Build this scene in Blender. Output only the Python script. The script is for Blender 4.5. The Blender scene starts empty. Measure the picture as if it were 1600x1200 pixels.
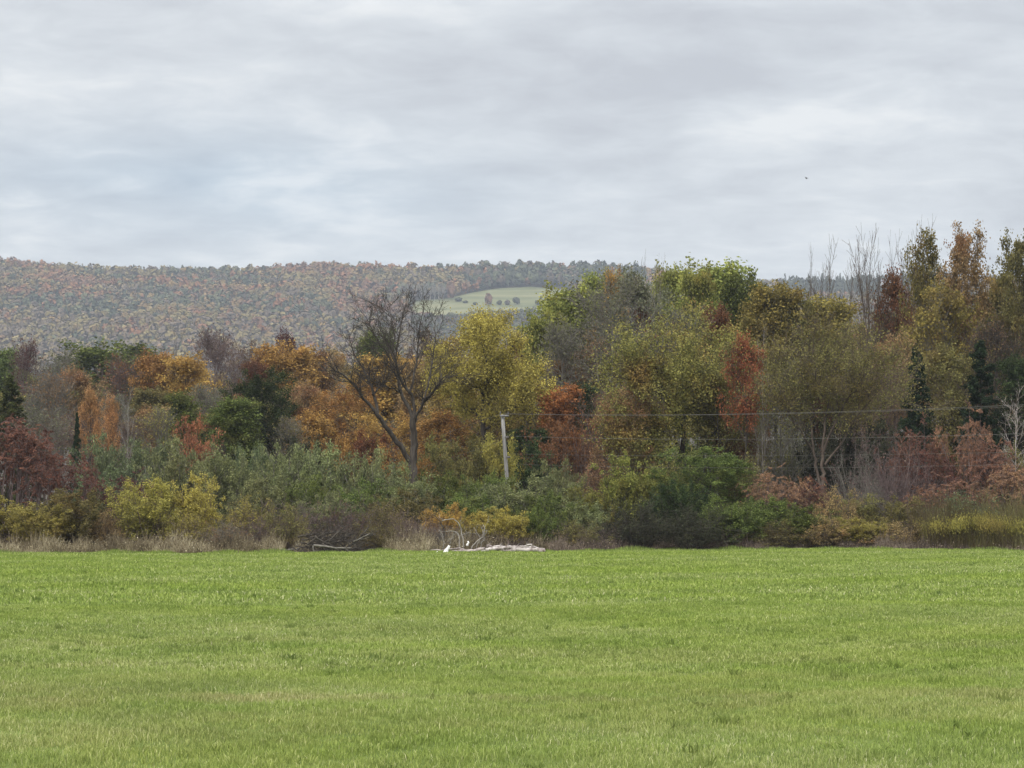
import bpy, math, random
import numpy as np
from mathutils import Vector

C = bpy.context.scene.collection
SC = bpy.context.scene
PI = math.pi
# ---------------------------------------------------------------- camera
EYE, F, HOR = 1.7, 3000.0, 796.0           # eye height, focal length and horizon line in photo pixels
PITCH = math.atan((HOR - 600.0) / F)
cam_d = bpy.data.cameras.new("camera"); cam = bpy.data.objects.new("camera", cam_d); C.objects.link(cam)
cam.location = (0, 0, EYE); cam.rotation_euler = (PI / 2 + PITCH, 0, 0)
cam_d.sensor_fit = 'HORIZONTAL'; cam_d.angle = 2 * math.atan(800.0 / F)
cam_d.clip_start = 0.1; cam_d.clip_end = 20000
SC.camera = cam
# ---------------------------------------------------------------- sky and sun
SUN_EL, SUN_AZ = math.radians(48), math.radians(205)     # high, behind and right of the camera, through cloud
HAZE = 0.00018
SC.view_settings.view_transform = 'Standard'; SC.view_settings.look = 'None'
SC.view_settings.gamma = 1; SC.view_settings.exposure = 0.5
world = bpy.data.worlds.new("World"); SC.world = world; world.use_nodes = True
wn, wl = world.node_tree.nodes, world.node_tree.links
wn.clear()
def N(t, **kw):
    n = wn.new(t)
    for k, v in kw.items(): setattr(n, k, v)
    return n
def math_node(nodes, links, op, a, b=None, clamp=False):
    m = nodes.new('ShaderNodeMath'); m.operation = op; m.use_clamp = clamp
    for i, v in enumerate((a, b)):
        if v is None: continue
        if isinstance(v, (int, float)): m.inputs[i].default_value = v
        else: links.new(v, m.inputs[i])
    return m.outputs[0]
def wm(op, a, b=None, clamp=False): return math_node(wn, wl, op, a, b, clamp)
w_out, w_bg = N('ShaderNodeOutputWorld'), N('ShaderNodeBackground')
tc = N('ShaderNodeTexCoord'); sep = N('ShaderNodeSeparateXYZ'); wl.new(tc.outputs['Generated'], sep.inputs[0])
dx, dy, dz = sep.outputs
dzc = wm('MAXIMUM', dz, 0.0)
den = wm('ADD', dzc, 0.19)
u_, v_ = wm('DIVIDE', dx, den), wm('DIVIDE', dy, den)
comb = N('ShaderNodeCombineXYZ'); wl.new(u_, comb.inputs[0]); wl.new(v_, comb.inputs[1])
def cloud_noise(scale, detail, rough, off, sx=1.0, dist=0.0):
    mp = N('ShaderNodeMapping'); wl.new(comb.outputs[0], mp.inputs[0])
    mp.inputs['Location'].default_value = off; mp.inputs['Scale'].default_value = (sx, 1, 1)
    nz = N('ShaderNodeTexNoise'); wl.new(mp.outputs[0], nz.inputs['Vector'])
    nz.inputs['Scale'].default_value = scale; nz.inputs['Detail'].default_value = detail
    nz.inputs['Roughness'].default_value = rough; nz.inputs['Distortion'].default_value = dist
    return nz.outputs['Fac']
n1 = cloud_noise(3.3, 7, 0.5, (3.1, 1.7, 0), .75, 0.35)
n2 = cloud_noise(9.5, 8, 0.58, (8.0, 4.0, 0), 0.75, 0.5)
n3 = cloud_noise(1.8, 5, 0.5, (1.0, 9.0, 0), 0.7, 0.2)
def ramp(nodes, links, fac, stops, interp='LINEAR'):
    r = nodes.new('ShaderNodeValToRGB'); links.new(fac, r.inputs[0]); r.color_ramp.interpolation = interp
    e = r.color_ramp.elements
    while len(e) > 1: e.remove(e[0])
    e[0].position = stops[0][0]; e[0].color = (*stops[0][1], 1)
    for p, c in stops[1:]:
        x = e.new(p); x.color = (*c, 1)
    return r.outputs[0]
def lin(r, g, b): return tuple(((c / 255 + 0.055) / 1.055) ** 2.4 if c > 10 else c / 255 / 12.92 for c in (r, g, b))
def blob(az, el, wa, we):                      # a bank of cloud seen in one direction of the sky
    a = wm('DIVIDE', wm('SUBTRACT', wm('ARCTAN2', dx, dy), az), wa)
    e = wm('DIVIDE', wm('SUBTRACT', dz, el), we)
    return wm('EXPONENT', wm('MULTIPLY', wm('ADD', wm('MULTIPLY', a, a), wm('MULTIPLY', e, e)), -1.0))
def azel(px, py):
    return math.atan((px - 800) / F), math.sin(math.atan((HOR - py) / F))
n4 = cloud_noise(24, 8, 0.6, (2.0, 7.0, 0), 0.7, 0.4)
mixn = wm('ADD', wm('ADD', wm('MULTIPLY', n1, 0.55), wm('MULTIPLY', n2, 0.42)), wm('MULTIPLY', wm('SUBTRACT', n4, 0.38), 0.13))
light_bank = blob(*azel(1190, 205), 0.055, 0.008)
light_bank2 = blob(*azel(60, 60), 0.05, 0.02)
low_light = blob(*azel(150, 400), 0.5, 0.008)
dark_bank = blob(*azel(1150, 90), 0.16, 0.022)
puff = wm('ADD', blob(*azel(205, 298), 0.014, 0.005), blob(*azel(30, 322), 0.025, 0.006))
mixn = wm('ADD', mixn, wm('MULTIPLY', light_bank, 0.13))
mixn = wm('ADD', mixn, wm('MULTIPLY', light_bank2, 0.06))
mixn = wm('ADD', mixn, wm('MULTIPLY', low_light, 0.05))
mixn = wm('SUBTRACT', mixn, wm('MULTIPLY', dark_bank, 0.07))
mixn = wm('ADD', mixn, wm('MULTIPLY', wm('MULTIPLY', puff, n2), 0.22))
grey = ramp(wn, wl, mixn, [(0.35, lin(190, 192, 196)), (0.46, lin(203, 206, 209)), (0.55, lin(214, 217, 219)), (0.66, lin(232, 233, 232))])
blue_f = wm('MULTIPLY', blob(*azel(330, 300), 0.14, 0.03), wm('SUBTRACT', 1.35, wm('MULTIPLY', n3, 1.2)), True)
blue = ramp(wn, wl, mixn, [(0.36, lin(172, 187, 200)), (0.50, lin(189, 202, 212)), (0.62, lin(220, 226, 230))])
mx = N('ShaderNodeMix', data_type='RGBA'); wl.new(blue_f, mx.inputs[0]); wl.new(grey, mx.inputs[6]); wl.new(blue, mx.inputs[7])
# an overcast sky is brighter towards the zenith
lum = wm('ADD', 0.79, wm('MULTIPLY', wm('MAXIMUM', wm('SUBTRACT', dzc, 0.25), 0.0), 3.0))
lum = wm('MULTIPLY', lum, wm('ADD', wm('MULTIPLY', wm('GREATER_THAN', dz, -0.03), 0.92), 0.08))      # earth below the horizon
vm = N('ShaderNodeVectorMath', operation='SCALE'); wl.new(mx.outputs[2], vm.inputs[0]); wl.new(lum, vm.inputs['Scale'])
skyt = N('ShaderNodeTexSky', sky_type='NISHITA'); skyt.sun_disc = False
skyt.sun_elevation = SUN_EL; skyt.sun_rotation = SUN_AZ
sk = N('ShaderNodeVectorMath', operation='SCALE'); wl.new(skyt.outputs[0], sk.inputs[0]); sk.inputs['Scale'].default_value = 0.10
mx2 = N('ShaderNodeMix', data_type='RGBA'); mx2.inputs[0].default_value = 0.92      # cloud cover
wl.new(sk.outputs[0], mx2.inputs[6]); wl.new(vm.outputs[0], mx2.inputs[7])
wl.new(mx2.outputs[2], w_bg.inputs[0]); w_bg.inputs[1].default_value = 1.0
wl.new(w_bg.outputs[0], w_out.inputs[0])
sl = bpy.data.lights.new("sun", 'SUN'); sl.energy = 1.5; sl.angle = math.radians(14); sl.color = (1, 0.96, 0.9)
sun = bpy.data.objects.new("sun", sl); C.objects.link(sun); sun.location = (0, -20, 60)
sdir = Vector((math.sin(SUN_AZ) * math.cos(SUN_EL), math.cos(SUN_AZ) * math.cos(SUN_EL), math.sin(SUN_EL)))
sun.rotation_euler = sdir.to_track_quat('Z', 'Y').to_euler()
try:
    SC.cycles.max_bounces = 5; SC.cycles.diffuse_bounces = 3; SC.cycles.transmission_bounces = 3
    SC.cycles.volume_bounces = 0; SC.cycles.use_denoising = True; SC.cycles.use_adaptive_sampling = False
except Exception: pass
# ---------------------------------------------------------------- mapping from photo to place
def ray(px, py):
    a, b = (px - 800) / F, (600 - py) / F
    return (a, math.cos(PITCH) - b * math.sin(PITCH), math.sin(PITCH) + b * math.cos(PITCH))
def at(px, py, Y):
    r = ray(px, py); s = Y / r[1]
    return Vector((r[0] * s, Y, EYE + r[2] * s))
def slope(py): r = ray(800, py); return r[2] / r[1]
def X(px, Y): return (px - 800) / F * Y * 1.0
# ---------------------------------------------------------------- helpers
def mesh_of(name, V, groups, rnd=None, smooth=False):
    """groups: list of int arrays (n,k) of faces"""
    me = bpy.data.meshes.new(name)
    V = np.asarray(V, np.float32)
    me.vertices.add(len(V)); me.vertices.foreach_set('co', V.ravel())
    lt, idx = [], []
    for g in groups:
        g = np.asarray(g, np.int32)
        if len(g) == 0: continue
        lt.append(np.full(len(g), g.shape[1], np.int32)); idx.append(g.ravel())
    lt = np.concatenate(lt); idx = np.concatenate(idx)
    me.loops.add(len(idx)); me.loops.foreach_set('vertex_index', idx)
    me.polygons.add(len(lt)); me.polygons.foreach_set('loop_start', np.concatenate([[0], np.cumsum(lt)[:-1]]).astype(np.int32))
    me.polygons.foreach_set('loop_total', lt)
    if smooth: me.polygons.foreach_set('use_smooth', np.ones(len(lt), bool))
    if rnd is not None:
        a = me.attributes.new('rnd', 'FLOAT', 'FACE'); a.data.foreach_set('value', np.asarray(rnd, np.float32))
    me.update(calc_edges=True)
    return me
def link(name, me, parent=None, mat=None):
    o = bpy.data.objects.new(name, me); C.objects.link(o)
    if parent is not None: o.parent = parent
    if mat is not None and me is not None:
        if len(me.materials) == 0: me.materials.append(None)
        o.material_slots[0].link = 'OBJECT'; o.material_slots[0].material = mat
    return o
def tag(o, label=None, cat=None, group=None, kind=None):
    if label: o['label'] = label
    if cat: o['category'] = cat
    if group: o['group'] = group
    if kind: o['kind'] = kind
    return o
def empty(name, loc, rz=0.0, scale=(1, 1, 1)):
    o = bpy.data.objects.new(name, None); C.objects.link(o); o.empty_display_size = 0.3
    o.location = loc; o.rotation_euler = (0, 0, rz); o.scale = scale
    return o
def nrm(v): return v / np.maximum(np.linalg.norm(v, axis=-1, keepdims=True), 1e-9)
def frames(T):
    ref = np.zeros_like(T); m = np.abs(T).argmin(-1)
    np.put_along_axis(ref, m[..., None], 1.0, -1)
    u = nrm(np.cross(T, ref)); return u, np.cross(T, u)
def tubes(P, R, s):
    n, k, _ = P.shape
    T = nrm(np.gradient(P, axis=1))
    mean = nrm(T.mean(1)); ref = np.zeros_like(mean); np.put_along_axis(ref, np.abs(mean).argmin(-1)[:, None], 1.0, -1)
    u = nrm(np.cross(T, ref[:, None, :])); v = np.cross(T, u)
    a = np.arange(s) / s * 2 * PI
    V = P[:, :, None, :] + R[:, :, None, None] * (np.cos(a)[None, None, :, None] * u[:, :, None, :] + np.sin(a)[None, None, :, None] * v[:, :, None, :])
    i = np.arange(n * k * s).reshape(n, k, s)
    a0, a1 = i[:, :-1], i[:, 1:]
    Fq = np.stack([a0, np.roll(a0, -1, 2), np.roll(a1, -1, 2), a1], -1).reshape(-1, 4)
    return V.reshape(-1, 3), Fq
def join(parts):
    V, Q, off = [], [], 0
    for v, q in parts:
        V.append(v); Q.append(q + off); off += len(v)
    return np.concatenate(V), np.concatenate(Q)
def grow(rng, P, R, c, t0, t1, ang, angj, Lf, k, wig, trop, rr, rmin=0.004, tip=0.25):
    n, K, _ = P.shape
    j = np.tile(np.arange(c), n); par = np.repeat(np.arange(n), c)
    t = t0 + (t1 - t0) * (j + rng.random(n * c)) / c
    f = t * (K - 1); i = np.clip(f.astype(int), 0, K - 2); w = (f - i)[:, None]
    pos = P[par, i] * (1 - w) + P[par, i + 1] * w
    T = nrm(P[par, i + 1] - P[par, i]); u, v = frames(T)
    ph = j * 2.4 + rng.random(n)[par] * 6.28 + rng.normal(0, .5, n * c)
    a = np.radians(ang + rng.normal(0, angj, n * c))
    d = T * np.cos(a)[:, None] + (u * np.cos(ph)[:, None] + v * np.sin(ph)[:, None]) * np.sin(a)[:, None]
    Lp = np.linalg.norm(np.diff(P, axis=1), axis=-1).sum(1)[par]
    L = Lf(t, Lp, pos) * rng.uniform(.7, 1.15, n * c)
    r0 = np.maximum((R[par, i] * (1 - w[:, 0]) + R[par, i + 1] * w[:, 0]) * rr, rmin)
    out = np.zeros((n * c, k, 3)); out[:, 0] = pos; rad = np.zeros((n * c, k)); rad[:, 0] = r0
    for s in range(1, k):
        d = nrm(d + rng.normal(0, wig, d.shape) + np.array([0, 0, trop]))
        out[:, s] = out[:, s - 1] + d * (L / (k - 1))[:, None]
        rad[:, s] = np.maximum(r0 * (1 - (1 - tip) * s / (k - 1)), rmin * .7)
    return out, rad
def along(rng, P, n, spread, lo=0.2):
    b = rng.integers(0, len(P), n); K = P.shape[1]
    f = (lo + (1 - lo) * rng.random(n)) * (K - 1); i = np.clip(f.astype(int), 0, K - 2); w = (f - i)[:, None]
    return P[b, i] * (1 - w) + P[b, i + 1] * w + rng.normal(0, spread, (n, 3))
def leaves(rng, pts, size, aspect=.62, up=0.5, direction=None):
    n = len(pts); s = size * rng.uniform(.65, 1.3, n)[:, None]
    if direction is None:
        nn = nrm(rng.normal(0, 1, (n, 3)) + np.array([0, 0, up])); a, b = frames(nn)
        ph = rng.random(n)[:, None] * 6.28; a, b = a * np.cos(ph) + b * np.sin(ph), -a * np.sin(ph) + b * np.cos(ph)
    else:
        a = nrm(direction); b, nn = frames(a)
        ph = rng.random(n)[:, None] * 6.28; b = b * np.cos(ph) + nn * np.sin(ph); nn = np.cross(a, b)
    V = np.stack([pts - a * s * .5, pts + b * s * aspect * .5 + nn * s * .08, pts + a * s * .5, pts - b * s * aspect * .5 + nn * s * .08], 1).reshape(-1, 3)
    return V, np.arange(n * 4).reshape(n, 4)
# ---------------------------------------------------------------- materials
MATS = {}
def new_mat(name):
    m = bpy.data.materials.new(name); m.use_nodes = True; m.node_tree.nodes.clear()
    return m, m.node_tree.nodes, m.node_tree.links
def mixrgb(nodes, links, f, a, b, blend='MIX'):
    x = nodes.new('ShaderNodeMix'); x.data_type = 'RGBA'; x.blend_type = blend
    for i, v in ((0, f), (6, a), (7, b)):
        if isinstance(v, (int, float)): x.inputs[i].default_value = v
        elif isinstance(v, tuple): x.inputs[i].default_value = (*v, 1)
        else: links.new(v, x.inputs[i])
    return x.outputs[2]
def noise(nodes, links, scale, detail=3, rough=.5, coord='Object', sc=(1, 1, 1), loc=(0, 0, 0)):
    t = nodes.new('ShaderNodeTexCoord'); mp = nodes.new('ShaderNodeMapping'); links.new(t.outputs[coord], mp.inputs[0])
    mp.inputs['Scale'].default_value = sc; mp.inputs['Location'].default_value = loc
    nz = nodes.new('ShaderNodeTexNoise'); links.new(mp.outputs[0], nz.inputs['Vector'])
    nz.inputs['Scale'].default_value = scale; nz.inputs['Detail'].default_value = detail; nz.inputs['Roughness'].default_value = rough
    return nz.outputs['Fac']
LEAF_GAIN = 1.36
def desat(c, f):
    g = .3 * c[0] + .6 * c[1] + .1 * c[2]
    return tuple(v * (1 - f) + g * f for v in c)
PAL = {  # typical leaf tones: dark, middle, light, and an odd patch colour
 'green':   ((58, 70, 30), (86, 98, 38), (118, 129, 52), (104, 98, 42)),
 'deep':    ((36, 48, 28), (52, 66, 36), (80, 94, 50), (58, 62, 36)),
 'maple':   ((84, 92, 34), (118, 122, 42), (152, 150, 54), (146, 122, 40)),
 'willow':  ((80, 88, 54), (108, 114, 68), (142, 146, 90), (112, 108, 62)),
 'teal':    ((66, 78, 52), (92, 104, 68), (122, 130, 86), (94, 96, 62)),
 'olive':   ((78, 76, 40), (106, 100, 50), (134, 124, 60), (118, 92, 46)),
 'ogold':   ((80, 80, 38), (114, 108, 46), (148, 134, 56), (136, 92, 44)),
 'yolive':  ((100, 96, 40), (134, 124, 44), (164, 148, 52), (120, 98, 44)),
 'gold':    ((116, 86, 36), (150, 112, 42), (186, 144, 56), (130, 84, 38)),
 'yellow':  ((112, 98, 36), (146, 130, 42), (182, 162, 54), (118, 104, 42)),
 'orange':  ((118, 72, 36), (154, 92, 42), (186, 120, 54), (120, 90, 44)),
 'coral':   ((122, 82, 50), (156, 104, 62), (188, 132, 80), (116, 90, 54)),
 'red':     ((106, 62, 36), (142, 80, 44), (172, 100, 54), (104, 78, 42)),
 'sumac':   ((82, 50, 36), (112, 66, 46), (142, 86, 58), (86, 66, 48)),
 'sumaco':  ((106, 72, 46), (136, 90, 55), (166, 114, 70), (100, 86, 54)),
 'rust':    ((86, 58, 38), (112, 74, 44), (140, 94, 54), (84, 68, 42)),
 'maroon':  ((74, 42, 38), (96, 52, 44), (118, 66, 52), (78, 54, 44)),
 'brown':   ((82, 68, 52), (106, 86, 62), (130, 108, 76), (94, 70, 50)),
 'tan':     ((104, 86, 56), (136, 112, 68), (164, 136, 84), (150, 94, 56)),
 'greyg':   ((76, 78, 60), (98, 100, 74), (124, 124, 90), (92, 84, 62)),
 'plum':    ((78, 64, 62), (98, 80, 76), (120, 98, 92), (84, 70, 64)),
 'dark':    ((46, 48, 38), (60, 62, 46), (80, 82, 58), (60, 56, 44)),
 'spruce':  ((34, 48, 34), (46, 62, 42), (66, 82, 54), (44, 54, 38)),
 'cedar':   ((52, 60, 34), (74, 82, 42), (98, 104, 54), (66, 68, 40)),
}
def leaf_mat(key):
    if key in MATS: return MATS[key]
    m, n, l = new_mat(key + '_leaves')
    d, mid, hi, odd = [tuple(min(c * LEAF_GAIN, .62) for c in desat(lin(*x), .36 if key in ('sumac', 'sumaco', 'maroon') else .2)) for x in PAL[key]]
    at_ = n.new('ShaderNodeAttribute'); at_.attribute_name = 'rnd'
    col = ramp(n, l, at_.outputs['Fac'], [(0.0, d), (0.5, mid), (0.93, tuple(a * .45 + b * .55 for a, b in zip(mid, hi))), (1.0, hi)])
    nz = noise(n, l, .45, 3, .6)
    f = ramp(n, l, nz, [(.50, (0, 0, 0)), (.66, (1, 1, 1))])
    col = mixrgb(n, l, f, col, mixrgb(n, l, .65, col, odd))
    big = noise(n, l, 1.3, 2, .5, loc=(5, 3, 1))
    col = mixrgb(n, l, 1.0, col, ramp(n, l, big, [(.36, (.72, .72, .74)), (.62, (1.22, 1.2, 1.1))]), 'MULTIPLY')
    oi = n.new('ShaderNodeObjectInfo')
    hsv = n.new('ShaderNodeHueSaturation'); l.new(col, hsv.inputs['Color'])
    l.new(math_node(n, l, 'ADD', math_node(n, l, 'MULTIPLY', oi.outputs['Random'], .03), .485), hsv.inputs['Hue'])
    l.new(math_node(n, l, 'ADD', math_node(n, l, 'MULTIPLY', oi.outputs['Random'], .42), .78), hsv.inputs['Value'])
    df, tr, mxs, out = n.new('ShaderNodeBsdfDiffuse'), n.new('ShaderNodeBsdfTranslucent'), n.new('ShaderNodeMixShader'), n.new('ShaderNodeOutputMaterial')
    l.new(hsv.outputs[0], df.inputs[0]); l.new(hsv.outputs[0], tr.inputs[0]); mxs.inputs[0].default_value = .3
    l.new(df.outputs[0], mxs.inputs[1]); l.new(tr.outputs[0], mxs.inputs[2]); l.new(mxs.outputs[0], out.inputs[0])
    MATS[key] = m; return m
def bark_mat(key, c1, c2, scale=6, stretch=.25):
    if key in MATS: return MATS[key]
    m, n, l = new_mat(key)
    nz = noise(n, l, scale, 4, .6, sc=(1, 1, stretch))
    col = ramp(n, l, nz, [(.35, c1), (.65, c2)])
    b, out = n.new('ShaderNodeBsdfPrincipled'), n.new('ShaderNodeOutputMaterial')
    l.new(col, b.inputs['Base Color']); b.inputs['Roughness'].default_value = .9; b.inputs['Specular IOR Level'].default_value = .15
    bp = n.new('ShaderNodeBump'); l.new(nz, bp.inputs['Height']); bp.inputs['Strength'].default_value = .4; bp.inputs['Distance'].default_value = .05
    l.new(bp.outputs[0], b.inputs['Normal']); l.new(b.outputs[0], out.inputs[0])
    MATS[key] = m; return m
BARK = {'dark': bark_mat('dark_bark', (.035, .028, .022), (.10, .085, .07)),
        'grey': bark_mat('grey_bark', (.10, .09, .075), (.22, .20, .17)),
        'brown': bark_mat('brown_bark', (.07, .052, .04), (.16, .125, .10)),
        'pale': bark_mat('pale_bark', (.20, .18, .155), (.38, .35, .31)),
        'plum': bark_mat('plum_bark', (.10, .07, .065), (.20, .15, .14)),
        'white': bark_mat('white_bark', (.13, .09, .075), (.56, .51, .47), 5, .6)}
# ---------------------------------------------------------------- the plants, one mesh pair of each kind
def shp(kind):
    if kind == 'round': return lambda t: np.clip(1 - np.abs((t - .38) / .66) ** 2.6, .10, 1) ** .62
    if kind == 'oval': return lambda t: np.clip(1.15 - 1.0 * np.abs(t - .35) ** 1.2, .15, 1)
    if kind == 'cone': return lambda t: np.clip(1.03 - t, .04, 1)
    if kind == 'vase': return lambda t: np.clip(.6 + .4 * t, .2, 1)
PROTO = {}
def finish(key, bark, leaf, rng):
    Vb, Qb = bark
    pts = leaf[0] if leaf is not None else Vb
    H = np.percentile(pts[:, 2], 99.7) if leaf is not None else np.percentile(Vb[:, 2], 99.9)
    W = 2 * np.percentile(np.hypot(pts[:, 0], pts[:, 1]), 96)
    mb = mesh_of(key + '_trunk', Vb, [Qb]); ml = None
    if leaf is not None: ml = mesh_of(key + '_crown', leaf[0], [leaf[1]], rng.random(len(leaf[1])))
    PROTO[key] = (mb, ml, H, W)
def tree(key, seed, H=10, trunk_r=.16, z0=.22, nl=(22, 9, 6), ang=(62, 48, 45), L1=3.6, shape='round', trop=(.10, .05, .02),
         nleaf=26000, lsize=.13, spread=.14, lean=.02, top=.97, wig=.12, leaf_lo=.2, rr=(.55, .55, .6), lobes=0, up=.5, rmin=.006):
    rng = np.random.default_rng(seed)
    k = 12; z = np.linspace(0, H * top, k); T = np.zeros((1, k, 3)); T[0, :, 2] = z
    T[0, :, :2] = np.cumsum(rng.normal(0, lean * H / k * 2, (k, 2)), 0); T[0, 0, :2] = 0
    R = (trunk_r * (1 - .9 * (z / H) ** .8))[None]; R[0, 0] *= 1.3
    f = shp(shape)
    P1, R1 = grow(rng, T, R, nl[0], z0, .985, ang[0], 10, lambda t, Lp, p: L1 * f((t - z0) / (1 - z0)), 8, wig, trop[0], rr[0], .012)
    P2, R2 = grow(rng, P1, R1, nl[1], .2, 1., ang[1], 12, lambda t, Lp, p: Lp * (.55 - .3 * t) + .25, 5, wig * 1.2, trop[1], rr[1], .009)
    P3, R3 = grow(rng, P2, R2, nl[2], .15, 1., ang[2], 14, lambda t, Lp, p: Lp * (.55 - .25 * t) + .1, 4, wig * 1.4, trop[2], rr[2], rmin)
    bark = join([tubes(T, R, 8), tubes(P1, R1, 6), tubes(P2, R2, 4), tubes(P3, R3, 3)])
    leaf = None
    if nleaf:
        w = rng.random(len(P3)) ** 1.5                     # some twigs carry more leaves than others
        idx = rng.choice(len(P3), len(P3), p=w / w.sum())
        pts = along(rng, P3[idx], nleaf, spread, leaf_lo)
        leaf = leaves(rng, pts, lsize, up=up)
    finish(key, bark, leaf, rng)
def shrub(key, seed, H=3.0, stems=26, fan=38, nl=(7, 6), nleaf=22000, lsize=.085, spread=.07, trop=.02, wig=.10, r0=.022, rmin=.004,
          leaf_lo=.1, direction=None, base=.5, aspect=.6, L=(.42, .45), stem_leaf=.15, tips=False, rr=.6, up=.5):
    rng = np.random.default_rng(seed)
    a = rng.random(stems) * 6.28; inc = np.radians(np.abs(rng.normal(0, 1, stems)) * fan * .62).clip(0, 1.35)
    d = np.stack([np.cos(a) * np.sin(inc), np.sin(a) * np.sin(inc), np.cos(inc)], 1)
    k = 7; P = np.zeros((stems, k, 3)); b = rng.random(stems) ** .5 * base
    P[:, 0, 0] = np.cos(a) * b; P[:, 0, 1] = np.sin(a) * b
    L0 = H * rng.uniform(.72, 1.08, stems) * (1 - .18 * inc)
    for s in range(1, k):
        d = nrm(d + rng.normal(0, wig, d.shape) + np.array([0, 0, trop])); P[:, s] = P[:, s - 1] + d * (L0 / (k - 1))[:, None]
    P[:, :, 2] = np.maximum(P[:, :, 2], .03)
    R = np.linspace(1, .35, k)[None] * (r0 * rng.uniform(.7, 1.3, stems))[:, None]
    P1, R1 = grow(rng, P, R, nl[0], .12, 1., 42, 12, lambda t, Lp, p: Lp * L[0] * (1.1 - .6 * t), 5, wig * 1.3, trop * 2, rr, rmin * 1.3)
    P2, R2 = grow(rng, P1, R1, nl[1], .15, 1., 42, 14, lambda t, Lp, p: Lp * L[1] * (1.1 - .5 * t) + .05, 4, wig * 1.5, trop * 2, rr, rmin)
    for q in (P1, P2): q[:, :, 2] = np.maximum(q[:, :, 2], .02)
    bark = join([tubes(P, R, 5), tubes(P1, R1, 3), tubes(P2, R2, 3)])
    leaf = None
    if nleaf:
        w = rng.random(len(P2)) ** 1.3; idx = rng.choice(len(P2), len(P2), p=w / w.sum())
        pts = along(rng, P2[idx], nleaf, spread, leaf_lo); pts[:, 2] = np.abs(pts[:, 2])
        if direction == 'up': dv = rng.normal(0, .45, (nleaf, 3)) + np.array([0, 0, 1.0])
        else: dv = None
        leaf = leaves(rng, pts, lsize, aspect, up, dv)
    finish(key, bark, leaf, rng)
def sumac(key, seed, H=3.2, stems=60, base=1.6, fronds=6):
    rng = np.random.default_rng(seed)
    a = rng.random(stems) * 6.28; b = np.sqrt(rng.random(stems)) * base
    P = np.zeros((stems, 8, 3)); P[:, 0, 0] = np.cos(a) * b; P[:, 0, 1] = np.sin(a) * b
    inc = b / base * .5 + rng.normal(0, .1, stems)
    d = np.stack([np.cos(a) * np.sin(inc), np.sin(a) * np.sin(inc), np.cos(inc)], 1)
    L0 = H * rng.uniform(.78, 1.05, stems) * (1 - .22 * (b / base) ** 2)
    for s in range(1, 8):
        d = nrm(d + rng.normal(0, .12, d.shape) + np.array([0, 0, .04])); P[:, s] = P[:, s - 1] + d * (L0 / 7)[:, None]
    R = np.linspace(1, .5, 8)[None] * (.028 * rng.uniform(.7, 1.2, stems))[:, None]
    P1, R1 = grow(rng, P, R, 3, .6, .92, 32, 8, lambda t, Lp, p: Lp * .26, 5, .12, .12, .7, .009)
    tipsP = np.concatenate([P[:, -1], P1[:, -1]]); td = nrm(np.concatenate([P[:, -1] - P[:, -2], P1[:, -1] - P1[:, -2]]))
    n = len(tipsP) * fronds; par = np.repeat(np.arange(len(tipsP)), fronds)
    ph = rng.random(n) * 6.28; u, v = frames(td[par])
    dd = nrm(td[par] * .55 + u * np.cos(ph)[:, None] + v * np.sin(ph)[:, None])
    Fr = np.zeros((n, 6, 3)); Fr[:, 0] = tipsP[par]; L = rng.uniform(.24, .42, n)
    for s in range(1, 6):
        dd = nrm(dd + np.array([0, 0, -.12])); Fr[:, s] = Fr[:, s - 1] + dd * (L / 5)[:, None]
    fr = tubes(Fr, np.full((n, 6), .004), 3)
    m = 10; par2 = np.repeat(np.arange(n), m); t = np.tile(np.linspace(.15, 1, m), n) * 4.99
    i = np.clip(t.astype(int), 0, 4); w = (t - i)[:, None]; pos = Fr[par2, i] * (1 - w) + Fr[par2, i + 1] * w
    T = nrm(Fr[par2, i + 1] - Fr[par2, i]); side = nrm(np.cross(T, [0, 0, 1.0]) + 1e-6) * np.where(np.tile(np.arange(m) % 2, n) == 0, 1, -1)[:, None]
    dv = nrm(side + T * .5 + np.array([0, 0, -.55]) + rng.normal(0, .15, side.shape))
    leaf = leaves(rng, pos + dv * .045, .11, .34, 0, dv)
    leaf = (leaf[0], leaf[1])
    finish(key, join([tubes(P, R, 5), tubes(P1, R1, 4), fr]), leaf, rng)
def conifer(key, seed, H=10, W=2.2, nb=90, droop=-.05, nleaf=30000, lsize=.16, gap=.0, z0=.05):
    rng = np.random.default_rng(seed)
    k = 12; T = np.zeros((1, k, 3)); T[0, :, 2] = np.linspace(0, H, k); R = (.15 * (1 - .95 * np.linspace(0, 1, k)))[None]
    P1, R1 = grow(rng, T, R, nb, z0, .99, 82, 6, lambda t, Lp, p: W * (1.02 - t) ** .85 * (1 - gap * rng.random(len(t))), 6, .05, droop, .3, .01)
    P2, R2 = grow(rng, P1, R1, 8, .1, 1., 50, 10, lambda t, Lp, p: Lp * (.42 - .25 * t) + .05, 4, .1, droop, .5, .006)
    pts = along(rng, P2, nleaf, .05, .0)
    leaf = leaves(rng, pts, lsize, .35, .8)
    finish(key, join([tubes(T, R, 6), tubes(P1, R1, 4), tubes(P2, R2, 3)]), leaf, rng)

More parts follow.
